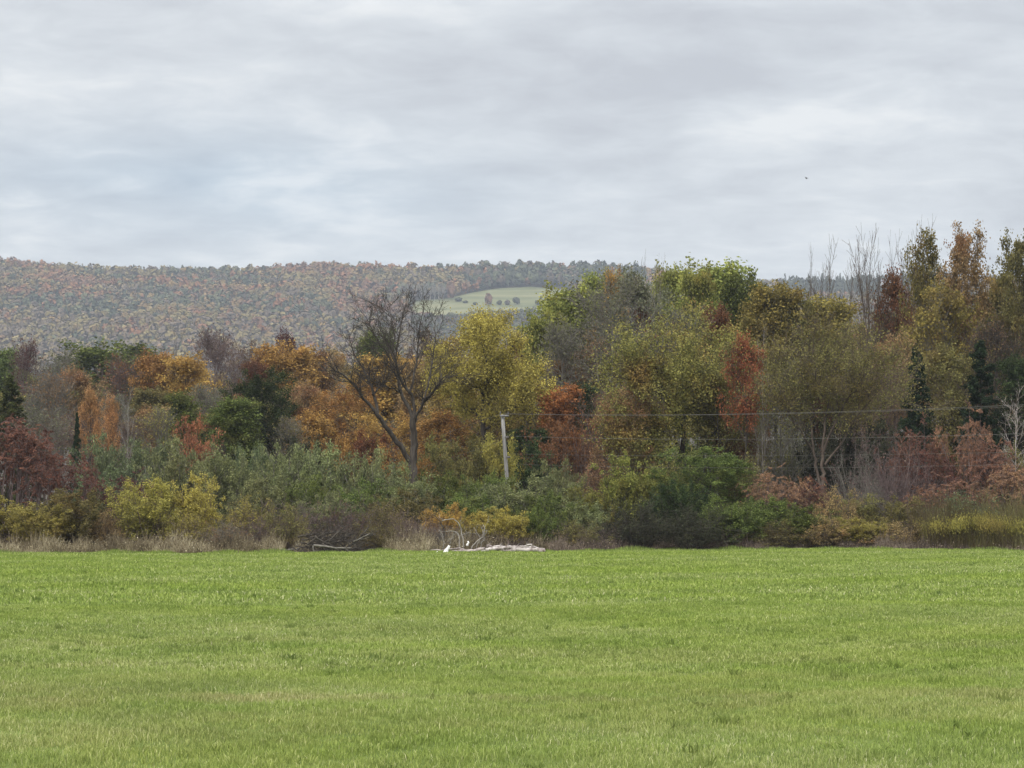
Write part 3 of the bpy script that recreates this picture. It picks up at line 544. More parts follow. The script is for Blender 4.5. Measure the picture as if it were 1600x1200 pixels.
# ---------------------------------------------------------------- bushes and thickets
BUSHES = [
 ('sumac_a', 22, 655, 190, 84, 'sumac', 'plum', 'large dark red sumac bush at the left edge above the yellow green bushes'),
 ('sumac_b', 96, 696, 110, 83, 'sumac', 'plum', 'lower dark red sumac bush on the right slope of the large one'),
 ('bush_a', 24, 778, 130, 79, 'yolive', 'brown', 'yellow green bush at the left edge below the red sumac'),
 ('bush_b', 110, 766, 130, 78, 'olive', 'brown', 'olive yellow bush beside the yellow green one at left'),
 ('bush_a', 70, 790, 90, 77, 'yolive', 'brown', 'low yellow green bush between the two larger ones at left'),
 ('thin_a', 168, 795, 60, 78, 'tan', 'brown', 'thin tan bush between the olive yellow bush and the yellow spotted one'),
 ('bush_b', 232, 749, 124, 79, 'yolive', 'plum', 'dark bush speckled with yellow leaves left of the bright yellow one'),
 ('bush_a', 308, 742, 76, 80, 'yellow', 'plum', 'bright yellow green bush at left in front of the green thicket'),
 ('thin_a', 300, 800, 80, 78, 'yolive', 'plum', 'lower yellow speckled bush under the bright yellow green one'),
 ('thin_a', 388, 775, 90, 79, 'yolive', 'plum', 'thin yellow speckled bush right of the bright yellow one'),
 ('thin_b', 362, 810, 80, 77, 'tan', 'grey', 'dry grey bush at the field edge beneath the thin yellow speckled one'),
 ('sumac_b', 205, 735, 90, 84, 'maroon', 'plum', 'brown red sumac clump behind the yellow speckled bush'),
 ('bush_c', 165, 682, 110, 98, 'teal', 'grey', 'blue green bush at the left end of the thicket below the birch'),
 ('bush_b', 226, 692, 110, 96, 'teal', 'grey', 'blue green bush below the thin yellow leaved sapling'),
 ('bush_c', 290, 690, 130, 94, 'willow', 'grey', 'grey green willow bush under the salmon orange bush'),
 ('bush_b', 352, 708, 110, 92, 'willow', 'grey', 'grey green willow bush under the large dark green tree'),
 ('bush_a', 160, 730, 90, 88, 'teal', 'grey', 'small blue green bush right of the lower red sumac'),
 ('bush_b', 398, 698, 90, 97, 'teal', 'grey', 'dark blue green bush at the foot of the large dark green tree'),
 ('bush_c', 446, 695, 110, 94, 'willow', 'grey', 'grey green willow bush high in the middle of the thicket'),
 ('bush_b', 510, 696, 130, 92, 'willow', 'grey', 'widest grey green willow bush left of the big leafless tree'),
 ('bush_c', 580, 704, 120, 90, 'willow', 'grey', 'grey green willow bush at the left of the leafless trunk'),
 ('bush_a', 636, 730, 90, 88, 'willow', 'grey', 'grey green willow bush hiding the foot of the big leafless tree'),
 ('bush_b', 410, 742, 110, 86, 'willow', 'grey', 'front willow bush behind the thin yellow speckled one'),
 ('bush_c', 480, 744, 110, 86, 'green', 'grey', 'green bush above the left brush pile'),
 ('bush_a', 560, 750, 80, 84, 'green', 'grey', 'deep green small bush above the right end of the brush pile'),
 ('bush_b', 690, 738, 110, 90, 'green', 'grey', 'green bush between the big leafless tree and the utility pole'),
 ('bush_c', 750, 744, 100, 90, 'green', 'grey', 'green bush just left of the utility pole'),
 ('bush_a', 640, 766, 100, 84, 'olive', 'grey', 'olive green bush behind the thorny grey bush'),
 ('bush_b', 730, 772, 110, 84, 'green', 'grey', 'dark green bush above the golden bushes'),
 ('bush_b', 776, 741, 80, 91, 'green', 'grey', 'small green bush hiding the foot of the utility pole'),
 ('bush_a', 806, 745, 110, 85, 'willow', 'grey', 'willow bush directly in front of the utility pole'),
 ('bush_c', 862, 720, 90, 92, 'willow', 'grey', 'pale green willow bush at the foot of the thin brown post'),
 ('bush_b', 860, 770, 100, 84, 'green', 'grey', 'green bush between the willow bush and the dark hawthorn'),
 ('bush_a', 930, 748, 90, 90, 'maple', 'grey', 'light green bush left of the green maple sapling'),
 ('bush_b', 905, 786, 100, 84, 'willow', 'dark', 'low willow bush left of the blackish bush'),
 ('thin_a', 934, 720, 110, 98, 'sumaco', 'brown', 'orange red thin bush behind the light green one'),
 ('bush_a', 1000, 712, 110, 89, 'maple', 'dark', 'yellow green bushy maple sapling below the left half of the big olive gold tree'),
 ('maple_a', 1110, 700, 150, 88, 'green', 'dark', 'wide green maple sapling below the right half of the big olive gold tree'),
 ('bush_b', 1060, 752, 120, 84, 'deep', 'dark', 'deep green bush under the maple saplings'),
 ('thin_a', 1052, 690, 100, 91, 'ogold', 'dark', 'thin olive gold bush leaning over the maple saplings'),
 ('thin_a', 1172, 708, 90, 89, 'olive', 'brown', 'thin olive bush right of the wide maple sapling'),
 ('bush_a', 1140, 775, 90, 82, 'green', 'dark', 'green bush right of the blackish bushes'),
 ('thin_a', 1000, 776, 120, 81, 'dark', 'dark', 'blackish bush at the field edge under the maple saplings'),
 ('thin_a', 1080, 790, 110, 80.5, 'dark', 'dark', 'second blackish bush, right of the other'),
 ('thin_b', 985, 805, 90, 82, 'dark', 'dark', 'low blackish twiggy bush at the grass below the taller ones'),
 ('thin_b', 1130, 812, 80, 82, 'brown', 'plum', 'brown twiggy bush on the field edge right of the blackish ones'),
 ('brush_a', 470, 775, 120, 80, 'brown', 'plum', 'dark purple brown bare bush behind the brush pile'),
 ('brush_a', 412, 800, 80, 78, 'brown', 'plum', 'bare plum coloured bush left of the brush pile'),
 ('thin_a', 448, 786, 80, 78, 'olive', 'brown', 'olive bush between the plum coloured bushes left of the brush pile'),
 ('bush_a', 506, 772, 80, 81, 'willow', 'grey', 'small sage bush peeping over the dark bare bush behind the brush pile'),
 ('bush_b', 838, 796, 80, 80, 'green', 'dark', 'low green bush at the right end of the log heap'),
 ('thin_a', 900, 812, 80, 80, 'olive', 'brown', 'low olive bush at the field edge right of the log heap'),
 ('thin_b', 545, 776, 110, 80, 'brown', 'plum', 'plum coloured bare bush above the right end of the brush pile'),
 ('thin_a', 598, 780, 80, 78.5, 'olive', 'plum', 'olive brown bush between the brush pile and the thorny grey bush'),
 ('thin_a', 584, 822, 70, 76.5, 'olive', 'brown', 'low olive brown bush touching the right end of the brush pile'),
 ('brush_a', 650, 800, 80, 78, 'brown', 'plum', 'thorny grey brown bare bush left of the arching white branches'),
 ('brush_a', 706, 816, 100, 78.5, 'brown', 'grey', 'dry grey bare bush behind the arching white branches'),
 ('thin_b', 630, 790, 70, 80, 'tan', 'plum', 'dry bush with few tan leaves beside the olive brown one'),
 ('bush_a', 694, 788, 60, 80, 'gold', 'brown', 'small golden bush above the arching white branches'),
 ('bush_b', 742, 800, 70, 79.5, 'yellow', 'brown', 'orange yellow bush in the middle of the golden ones'),
 ('bush_a', 794, 793, 68, 79, 'yellow', 'brown', 'brightest golden yellow bush above the pale logs'),
 ('brush_a', 790, 826, 90, 78.5, 'brown', 'plum', 'bare plum brown bush under the golden yellow one'),
 ('thin_b', 865, 812, 90, 81, 'dark', 'plum', 'dark thin bush right of the golden yellow one'),
 ('thin_b', 930, 818, 80, 82, 'dark', 'plum', 'low dark thin bush left of the blackish bushes'),
 ('sumac_b', 1214, 728, 100, 86, 'sumaco', 'plum', 'red sumac bush below the pale forked trunk'),
 ('sumac_a', 1262, 746, 80, 86, 'sumac', 'plum', 'darker red sumac bush right beneath the pale forked trunk'),
 ('bush_b', 1196, 778, 110, 84, 'green', 'dark', 'green bush below the red sumac'),
 ('bush_a', 1256, 792, 90, 83, 'green', 'dark', 'small dull green bush right of the larger green one below the red sumac'),
 ('thin_a', 1220, 812, 100, 82, 'olive', 'brown', 'low olive bush at the field edge below the red sumac'),
 ('thin_a', 1305, 760, 80, 84, 'tan', 'brown', 'thin bush with tan yellow leaves right of the dark red sumac'),
 ('thin_a', 1290, 806, 90, 82, 'tan', 'brown', 'tangled tan bush low at the field edge'),
 ('bush_c', 1340, 772, 110, 85, 'olive', 'brown', 'reddish olive reed like bush in the right shrubbery'),
 ('bush_c', 1410, 776, 100, 85, 'olive', 'brown', 'olive brown reed like bush left of the dark green tangle'),
 ('bush_a', 1350, 810, 90, 82, 'yolive', 'brown', 'low yellow olive bush in front of the reed like ones'),
 ('thin_a', 1400, 815, 100, 82, 'tan', 'brown', 'tan leafed tangle at the field edge under the reed like bushes'),
 ('thin_b', 1340, 690, 110, 90, 'plum', 'grey', 'grey bare thicket left of the orange sumacs'),
 ('brush_a', 1396, 680, 110, 88, 'plum', 'plum', 'plum grey bare thicket in front of the first dark spruce'),
 ('brush_a', 1350, 735, 100, 86, 'plum', 'grey', 'lower grey bare thicket above the reddish reed like bush'),
 ('sumac_b', 1425, 655, 90, 90, 'sumac', 'plum', 'red sumac bush at the foot of the first dark spruce'),
 ('sumac_b', 1508, 638, 100, 90, 'sumaco', 'plum', 'tallest orange red sumac, between the two dark spruces'),
 ('sumac_a', 1540, 690, 120, 88, 'sumaco', 'plum', 'wide orange sumac bush below the tallest one'),
 ('sumac_b', 1450, 690, 90, 89, 'sumac', 'plum', 'thin red sumac with bare stems left of the wide orange one'),
 ('sumac_a', 1590, 726, 110, 86, 'sumaco', 'plum', 'orange sumac bush cut by the right edge'),
 ('sumac_b', 1480, 742, 120, 86, 'sumaco', 'plum', 'low orange sumac bush above the dark green tangle'),
 ('thin_a', 1500, 770, 130, 84, 'teal', 'dark', 'dark blue green tangle with bare branches above the goldenrod bed'),
 ('thin_a', 1580, 780, 90, 84, 'brown', 'dark', 'brown tangle at the right edge above the goldenrod bed'),
 ('bush_a', 1600, 680, 60, 92, 'olive', 'dark', 'small olive bush at the right edge behind the orange sumacs'),
 ('thin_b', 1450, 790, 70, 83, 'brown', 'plum', 'brown thin bush left of the goldenrod bed'),
]
for b in BUSHES:
    k_, px_, t_, w_, Y_, lf_, bk_, lab_ = b
    if k_.startswith('maple') or 'maple sapling' in lab_: plant(k_, px_, t_, w_, Y_, lf_, bk_, lab_, None, 'maple_sapling')
    else: plant(k_, px_, t_, w_ * 1.2, Y_, lf_, bk_, lab_, 'bushes along the field edge')
# ---------------------------------------------------------------- the big leafless tree
def poly(pts, k=10, Y=100.0, seed=0, dev=1.0):
    rng = np.random.default_rng(seed)
    q = np.array([list(at(px, py, Y + dy_)) for px, py, dy_ in pts]); s = np.r_[0, np.cumsum(np.linalg.norm(np.diff(q, axis=0), axis=1))]
    t = np.linspace(0, s[-1], k); o = np.stack([np.interp(t, s, q[:, i]) for i in range(3)], 1)
    o[1:-1] += rng.normal(0, .04 * dev, (k - 2, 3)); return o
def custom_tree(name, label, Y, limbs, nbase, bark, group=None, leaf=None, nleaf=0, seed=77, n1=9, n2=6, n3=4, L=(1.3, .8), thick=.5, rt=(.011, .008, .006), lsize=.13, cut0=.25, spread=.16, top=None, extra=0.0):
    rng = np.random.default_rng(seed); Ps, Rs = [], []
    for i, (pts, r0, r1) in enumerate(limbs):
        Ps.append(poly(pts, 10, Y, i + seed)); Rs.append(np.linspace(r0, r1, 10) * thick)
    Ps, Rs = np.array(Ps), np.array(Rs)
    Ps[0, 0, 2] = 0.0; Rs[0, 0] *= 1.25
    u = Ps[nbase:]; ur = Rs[nbase:]
    P1, R1 = grow(rng, u, ur, n1, cut0, 1., 38, 12, lambda t, Lp, p: L[0] + L[1] * rng.random(len(t)), 7, .12, .06, .55, rt[0])
    P2, R2 = grow(rng, P1, R1, n2, .15, 1., 36, 12, lambda t, Lp, p: Lp * .5, 5, .13, .06, .6, rt[1])
    P3, R3 = grow(rng, P2, R2, n3, .15, 1., 36, 14, lambda t, Lp, p: Lp * .55, 4, .15, .05, .65, rt[2])
    if top is not None:
        zt = np.percentile(P3[..., 2], 99.7); f = (at(800, top, Y).z - 3) / (zt - 3)
        for q in (Ps, P1, P2, P3): q[..., 2] = np.where(q[..., 2] > 3, 3 + (q[..., 2] - 3) * f, q[..., 2])
        u = Ps[nbase:]
    org = np.array([Ps[0, 0, 0], Y, 0.0])
    V, Q = tubes(Ps[:nbase], Rs[:nbase], 9); root = empty(name, tuple(org)); tag(root, label, 'tree', group)
    link('trunk', mesh_of('trunk', V - org, [Q], smooth=True), root, BARK[bark])
    V, Q = join([tubes(u, ur, 7), tubes(P1, R1, 4), tubes(P2, R2, 3), tubes(P3, R3, 3)])
    link('branches', mesh_of('branches', V - org, [Q]), root, BARK[bark])
    if nleaf:
        w = rng.random(len(P3)) ** 1.4; idx = rng.choice(len(P3), len(P3), p=w / w.sum())
        lv, lq = leaves(rng, along(rng, P3[idx], nleaf, spread), lsize)
        link('crown', mesh_of('crown', lv - org, [lq], rng.random(len(lq))), root, leaf_mat(leaf))
HERO = [([(645, 745, 0), (646, 720, 0), (648, 690, 0), (647, 665, 0), (645, 645, 0)], .36, .27),
             ([(646, 725, 0), (632, 702, -.2), (612, 676, -.5), (598, 655, -.8), (590, 640, -1)], .24, .18),
             ([(592, 645, -1), (578, 622, -1.2), (560, 600, -1.6), (540, 575, -2), (514, 556, -2.4)], .16, .04),
             ([(590, 640, -1), (586, 610, -.6), (578, 585, -.4), (566, 560, 0), (552, 530, .3), (545, 505, .5)], .15, .03),
             ([(582, 606, -.8), (598, 585, .5), (604, 560, 1), (600, 535, 1.5)], .08, .02),
             ([(646, 650, 0), (634, 622, .3), (627, 600, .6), (622, 570, 1), (612, 535, 1.2), (600, 500, 1.5), (590, 472, 2)], .19, .03),
             ([(627, 602, .6), (606, 592, 0), (588, 586, -.8), (572, 578, -1)], .07, .02),
             ([(646, 650, 0), (650, 625, .2), (640, 600, 0), (626, 585, -.3), (618, 560, -.7), (622, 520, -1), (628, 480, -1), (634, 455, -1)], .17, .03),
             ([(640, 600, 0), (648, 570, .3), (652, 540, .5), (656, 510, .6), (660, 480, .8), (662, 462, 1)], .10, .025),
             ([(648, 652, 0), (660, 622, -.4), (670, 605, -.8), (684, 588, -1.2), (700, 572, -1.5)], .16, .03),
             ([(662, 618, -.4), (668, 585, .2), (676, 555, .5), (680, 520, 1), (680, 480, 1.4)], .09, .025),
             ([(618, 560, -.7), (600, 530, -1), (584, 505, -1.4), (572, 475, -1.6)], .07, .02),
             ([(612, 535, 1.2), (618, 505, 1.6), (612, 478, 1.8), (606, 458, 2)], .06, .02)]
custom_tree('leafless_tree', 'big leafless dark tree forking above the green thicket left of the utility pole', 96.0, HERO, 2, 'dark', n1=14, n2=7, n3=5, thick=.58, L=(.95, .5), rt=(.012, .009, .008), top=446)
custom_tree('pale_trunk_tree', 'broad grey twiggy tree with pale forked trunks in the right wood', 93.0, [
    ([(1286, 765, 0), (1286, 735, 0), (1285, 702, 0)], .30, .22), ([(1283, 765, .3), (1276, 735, .3), (1271, 690, .4)], .22, .17),
    ([(1285, 705, 0), (1293, 678, 0), (1306, 647, -.2), (1322, 612, -.4), (1338, 575, -.6), (1350, 540, -.8)], .2, .03),
    ([(1286, 705, 0), (1289, 655, .3), (1292, 615, .5), (1300, 560, .8), (1306, 515, 1)], .2, .03),
    ([(1271, 692, .4), (1268, 650, .6), (1260, 615, .8), (1255, 570, 1), (1248, 530, 1.2)], .17, .03),
    ([(1289, 722, 0), (1317, 682, -.4), (1330, 650, -.8), (1358, 610, -1.2), (1388, 578, -1.6)], .18, .03),
    ([(1271, 700, .4), (1252, 665, .2), (1232, 630, -.3), (1206, 595, -1)], .13, .03),
    ([(1300, 665, 0), (1340, 640, .8), (1372, 625, 1.6), (1400, 610, 2)], .10, .02),
    ([(1268, 655, .5), (1240, 600, .4), (1222, 560, .6), (1206, 540, .8)], .1, .02),
    ([(1292, 615, .5), (1276, 575, -.6), (1272, 535, -1.2), (1270, 500, -1.4)], .1, .02),
    ([(1320, 615, -.4), (1336, 590, -2), (1352, 560, -2.6), (1372, 540, -3)], .1, .02)], 2, 'brown', GR, 'olive', 22000, 5, top=492, n1=13, n2=8, n3=6, L=(1.3, .8), thick=.33, cut0=.2, lsize=.10, spread=.2)
custom_tree('spreading_tree', 'big olive gold tree with dark forking limbs in the middle clump', 99.0, [
    ([(1096, 745, 0), (1096, 720, 0), (1096, 698, 0)], .34, .26), ([(1088, 745, .2), (1072, 715, .2), (1062, 690, .2)], .24, .18),
    ([(1096, 700, 0), (1100, 655, .2), (1095, 630, .4), (1105, 585, .8), (1112, 545, 1), (1118, 505, 1.4)], .2, .03),
    ([(1097, 702, 0), (1108, 675, -.3), (1132, 645, -.6), (1170, 617, -1), (1190, 600, -1.4)], .18, .03),
    ([(1066, 700, .2), (1070, 662, -.4), (1055, 635, -.8), (1042, 600, -1), (1030, 560, -1.2), (1018, 520, -1.4)], .2, .03),
    ([(1062, 692, .2), (1050, 672, .5), (1020, 655, .9), (990, 635, 1.2), (965, 615, 1.6)], .16, .03),
    ([(1055, 637, -.8), (1066, 600, 0), (1074, 560, .4), (1078, 520, .6), (1080, 490, .8)], .14, .03),
    ([(1042, 602, -1), (1015, 585, -1.6), (992, 560, -2), (975, 530, -2.2)], .12, .03),
    ([(1100, 650, .2), (1130, 600, 1.2), (1150, 565, 1.6), (1162, 530, 2)], .13, .03),
    ([(1098, 670, 0), (1082, 640, -1.4), (1084, 590, -2.4), (1095, 545, -3)], .13, .03),
    ([(1062, 690, 0), (1028, 690, -.6), (1000, 684, -1.2), (972, 672, -1.8)], .10, .03)], 2, 'dark', GM, 'ogold', 60000, 6, top=484, n1=14, n2=8, n3=6, L=(1.25, .6), thick=.66, cut0=.12, lsize=.115, spread=.25)
custom_tree('spreading_tree', 'big yellow green tree with an open crown behind the utility pole', 109.0, [
    ([(756, 745, 0), (756, 700, 0), (755, 640, 0)], .30, .22), ([(755, 642, 0), (755, 600, .2), (752, 560, .3)], .22, .16),
    ([(752, 562, .3), (746, 530, .4), (744, 505, .5)], .12, .03), ([(755, 600, 0), (735, 593, -.6), (716, 580, -1), (700, 560, -1.2)], .12, .03),
    ([(757, 625, 0), (782, 600, .8), (805, 590, 1.4), (825, 575, 1.8)], .13, .03), ([(756, 650, 0), (772, 600, -.8), (790, 560, -1.2), (802, 525, -1.4)], .15, .03),
    ([(753, 580, .3), (770, 545, .8), (778, 515, 1.2), (776, 498, 1.4)], .12, .03), ([(755, 650, 0), (728, 625, 1), (704, 605, 1.6), (688, 585, 2)], .13, .03),
    ([(755, 610, 0), (762, 575, -1.8), (758, 540, -2.4), (756, 510, -2.8)], .12, .03), ([(756, 668, 0), (790, 640, -1.2), (815, 625, -1.8), (828, 600, -2.2)], .12, .03)],
    2, 'dark', GM, 'yellow', 42000, 8, top=488, n1=12, n2=8, n3=6, L=(.95, .5), thick=.62, cut0=.1, lsize=.12, spread=.25)
# ---------------------------------------------------------------- poles and wires
def solid(name, V, Q, parent, mat): return link(name, mesh_of(name, V, [Q], smooth=False), parent, mat)
def capped(P, R, s):
    V, Q = tubes(P, R, s); return V, Q
def box(c, d):
    c, d = np.array(c), np.array(d) / 2
    V = np.array([[sx, sy, sz] for sx in (-1, 1) for sy in (-1, 1) for sz in (-1, 1)]) * d + c
    return V, np.array([[0, 1, 3, 2], [4, 6, 7, 5], [0, 4, 5, 1], [2, 3, 7, 6], [0, 2, 6, 4], [1, 5, 7, 3]])
wood_p = bark_mat('weathered_pole', (.17, .16, .15), (.36, .35, .33), 9, .06)
wood_b = bark_mat('brown_post', (.10, .075, .06), (.20, .16, .13), 9, .06)
metal = bark_mat('wire_metal', (.12, .11, .10), (.19, .18, .165), 2, 1)
PY = 97.0
top = at(785, 648, PY); foot = at(792, 745, PY); dirp = (foot - top); base = top + dirp * (top.z / -dirp.z)
root = tag(empty('utility_pole', base), 'weathered grey utility pole leaning slightly above the green thicket', 'utility pole')
P = np.array([[[0, 0, 0], *( [list((top - base) * f) for f in (.25, .5, .75, 1.0)] )]])
V, Q = tubes(P, np.array([[.115, .108, .10, .094, .09]]), 12)
cap = np.arange(4 * 12, 5 * 12)
link('post', mesh_of('post', V, [Q, cap[None]]), root, wood_p)
tt = top - base
solid('crossarm', *box((tt.x + .10, tt.y - .14, tt.z - .06), (.46, .08, .09)), root, wood_p)
for zz, xx in ((.08, -.10), (.08, .29)):
    V, Q = tubes(np.array([[[tt.x + xx, tt.y - .18, tt.z], [tt.x + xx, tt.y - .18, tt.z + .07], [tt.x + xx, tt.y - .18, tt.z + .16]]]), np.array([[.03, .035, .02]]), 8)
    solid('insulator', V, Q, root, metal)
solid('bracket', *box((tt.x + .22, tt.y - .2, tt.z - 1.15), (.2, .1, .1)), root, metal)
solid('bracket', *box((tt.x + .3, tt.y - .2, tt.z - 2.15), (.2, .1, .1)), root, metal)
b2 = at(861, 722, 112); t2 = at(861, 676, 112)
root2 = tag(empty('wooden_post', (b2.x, 112, 0)), 'thin dark brown post behind the wires, right of the utility pole', 'post')
V, Q = tubes(np.array([[[0, 0, 0], [0.02, 0, t2.z * .5], [0, 0, t2.z]]]), np.array([[.10, .09, .085]]), 10)
link('post', mesh_of('post', V, [Q, np.arange(20, 30)[None]]), root2, wood_b)
V, Q = box((0, -.1, t2.z - .25), (.16, .06, .3)); solid('bracket', V, Q, root2, metal)
def wire(pts, label, r=.017):
    q = np.array([list(at(a, b, y)) for a, b, y in pts]); n = 60
    t0 = np.linspace(0, 1, len(q)); t = np.linspace(0, 1, n)
    P = np.stack([np.interp(t, t0, q[:, i]) if len(q) == 2 else np.polyval(np.polyfit(t0, q[:, i], 2), t) for i in range(3)], 1)
    org = P[0].copy(); V, Q = tubes((P - org)[None], np.full((1, n), r), 5)
    o = link('power_line', mesh_of('wire', V, [Q], smooth=True), None, metal); o.location = org
    tag(o, label, 'power line', 'power lines strung from the utility pole')
def conductor(p0, pm, p1, Y0, Y1, label, r):
    a, b = at(*p0, Y0), at(*p1, Y1); Ym = (Y0 + Y1) / 2 ; 
    f = (pm[0] - p0[0]) / (p1[0] - p0[0])
    # sag chosen so the cable passes the height seen midway
    u1, u0, um = (p1[0] - 800) / F, (p0[0] - 800) / F, (pm[0] - 800) / F
    tl = (a.x - um * a.y) / ((a.x - um * a.y) - (b.x - um * b.y)); y = a.y + (b.y - a.y) * tl
    z = at(*pm, y).z; zl = a.z + (b.z - a.z) * tl; s = (zl - z) / (4 * tl * (1 - tl))
    t = np.linspace(0, 1, 80); P = np.array(a)[None] * (1 - t)[:, None] + np.array(b)[None] * t[:, None]; P[:, 2] -= 4 * s * t * (1 - t)
    org = P[0].copy(); V, Q = tubes((P - org)[None], np.full((1, 80), r), 5)
    o = link('power_line', mesh_of('wire', V, [Q], smooth=True), None, metal); o.location = org
    tag(o, label, 'power line', 'power lines strung from the utility pole')
conductor((787, 646), (1200, 646), (1700, 628), PY - .2, 60, 'topmost wire running right from the head of the utility pole', 0.0061)
conductor((790, 647), (1000, 649), (1702, 631), PY - .2, 61, 'second wire, close under the topmost one', 0.0043)
conductor((792, 681), (1200, 686), (1700, 674), PY - .2, 60, 'third wire from the top, leaving the pole at its upper bracket', 0.0061)
conductor((797, 709), (1200, 712), (1700, 704), PY - .2, 60, 'dark fourth wire, below the upper bracket wire', 0.0037)
conductor((800, 725), (1200, 731), (1700, 723), PY - .2, 60, 'lowest wire running right from the utility pole', 0.0037)
conductor((781, 647), (700, 676), (560, 722), PY - .2, 99, 'upper wire slanting down left from the head of the utility pole', 0.0061)
conductor((780, 690), (740, 704), (640, 736), PY - .2, 99, 'lower wire slanting down left from the utility pole', 0.0055)
# ---------------------------------------------------------------- logs, white branches and the brush pile
rl = np.random.default_rng(9)
def limb(pts, Y, r0, r1, mat, name, label, cat, group=None, k=9, sub=0, s=7, seed=1, cap_=True, sublen=.35, dev=.5):
    rg = np.random.default_rng(seed)
    P = poly([(a, b, c) for a, b, c in pts], k, Y, seed, dev); R = np.linspace(r0, r1, k) * rg.uniform(.88, 1.1, k)
    parts = [tubes(P[None], R[None], s)]
    caps = [np.arange(s)[None, ::-1], np.arange((k - 1) * s, k * s)[None]]
    org = P[0].copy(); org[2] = min(P[:, 2].min() - r0, P[0, 2])
    root = None
    me = mesh_of(name, parts[0][0] - org, [parts[0][1]] + caps, smooth=True)
    if sub:
        root = tag(empty(name, tuple(org)), label, cat, group)
        link('log' if 'log' in name else 'stem', me, root, mat)
        P1, R1 = grow(rg, P[None], R[None], sub, .2, .98, 50, 15, lambda t, Lp, p: Lp * sublen, 6, .15, .08, .5, .008)
        P2, R2 = grow(rg, P1, R1, 3, .3, .95, 40, 15, lambda t, Lp, p: Lp * .5, 5, .15, .05, .6, .006)
        for q in (P1, P2): q[:, :, 2] = np.maximum(q[:, :, 2], .03)
        V, Q = join([tubes(P1, R1, 5), tubes(P2, R2, 4)])
        link('twigs', mesh_of('twigs', V - org, [Q]), root, mat)
    else:
        root = link(name, me, None, mat); root.location = org; tag(root, label, cat, group)
    return root
LG = 'pale logs heaped at the field edge'
W, PB = BARK['white'], BARK['pale']
yl = 74.0
cut = bark_mat('peeled_log', (.07, .05, .045), (.42, .36, .33), 4, .9)
limb([(700, 863, 0), (730, 862, 0), (765, 862, .1), (800, 861, .2)], yl, 0.056, 0.074, cut, 'log', 'pale log at the bottom of the heap, its left end behind the white stump', 'log', LG, seed=11, sub=3, sublen=.18)
limb([(715, 862, -.5), (740, 861, -.4), (758, 858, -.3)], yl, 0.068, 0.081, cut, 'log', 'short thick pale log left of the middle of the heap', 'log', LG, seed=12)
limb([(745, 863, -.3), (775, 857, -.2), (800, 855, -.1), (826, 857, 0)], yl, 0.062, 0.081, W, 'log', 'bright white log lying on top of the heap', 'log', LG, seed=13, sub=2, sublen=.15)
limb([(763, 857, .3), (785, 854.5, .3), (812, 856, .4)], yl, 0.062, 0.056, W, 'log', 'white log along the upper edge of the heap', 'log', LG, seed=14, sub=3, sublen=.2)
limb([(800, 859, -.4), (825, 859, -.5), (852, 861, -.6)], yl, 0.081, 0.087, W, 'log', 'thick white log at the right end of the heap', 'log', LG, seed=15)
limb([(780, 866, -.9), (815, 864, -1.0), (853, 866, -1.1)], yl, 0.037, 0.043, W, 'log', 'thin white log lying in the grass at the right end', 'log', LG, seed=16)
limb([(770, 860, -.1), (790, 861, -.1), (830, 862, -.2)], yl, 0.074, 0.062, cut, 'log', 'brown patched log between the white ones', 'log', LG, seed=17, sub=3, sublen=.25)
limb([(815, 856, .1), (832, 857, .1), (851, 859, 0)], yl, 0.056, 0.062, W, 'log', 'white log ending at the upper right of the heap', 'log', LG, seed=18)
limb([(672, 860, .5), (690, 859, .4), (715, 858, .3), (745, 860, .2)], yl, 0.031, 0.037, cut, 'log', 'thin brown log reaching left behind the white stump', 'log', LG, seed=19, sub=4, sublen=.22)
limb([(760, 853, .5), (775, 855, .5), (793, 859, .4)], yl, .05, .045, cut, 'log', 'brown log slanting down behind the bright white one', 'log', LG, seed=20, sub=2, sublen=.2)
limb([(800, 864, -.7), (806, 857, -.5), (808, 853, -.4)], yl, .03, .02, cut, 'branch', 'short brown stick propped across the heap', 'branch', seed=21, k=5)
limb([(812, 853, -.4), (828, 852, -.4), (838, 855, -.4)], yl, .03, .03, W, 'log', 'thin white log on the very top of the heap at right', 'log', LG, seed=22, sub=2, sublen=.3)
for i, (pts, r0, r1, lb) in enumerate([
    ([(722, 862, .4), (724, 845, .4), (721, 830, .5), (717, 818, .5), (708, 812, .4), (698, 812, .3), (690, 814, .3)], .05, .022, 'tallest arching white branch, bent over to the left'),
    ([(719, 862, .2), (718, 845, .2), (717, 834, .2), (711, 830, .2), (703, 829, .1), (696, 831, .1)], .045, .018, 'lower arching white branch inside the tallest one'),
    ([(692, 858, .3), (693, 845, .3), (691, 835, .3), (686, 828, .3)], .035, .015, 'short white branch curving up at the left of the arching ones'),
    ([(693, 840, .8), (694, 828, .8), (688, 815, .8), (680, 806, .8), (674, 803, .8)], .05, .02, 'dark bent branch leaning over left of the white arching ones'),
    ([(735, 861, .2), (742, 848, .2), (750, 843, .2), (755, 838, .2), (757, 826, .2), (755, 820, .2)], .045, .018, 'crooked white branch rising from the middle of the heap'),
    ([(750, 861, .4), (753, 848, .4), (757, 838, .4), (761, 828, .4)], .04, .016, 'upright pale branch right of the crooked one'),
    ([(745, 860, .6), (746, 850, .6), (751, 842, .6), (746, 832, .6), (740, 824, .6)], .03, .012, 'thin pale branch leaning left behind the crooked one'),
    ([(702, 850, .6), (706, 842, .6), (711, 833, .6)], .025, .012, 'thin white stick standing between the arching branches')]):
    limb(pts, yl + .6, r0 * .58, r1 * .7, BARK['dark'] if 'dark' in lb else PB, 'branch', lb, 'branch', 'bent branches standing in the log heap', sub=3, seed=30 + i, sublen=.3)
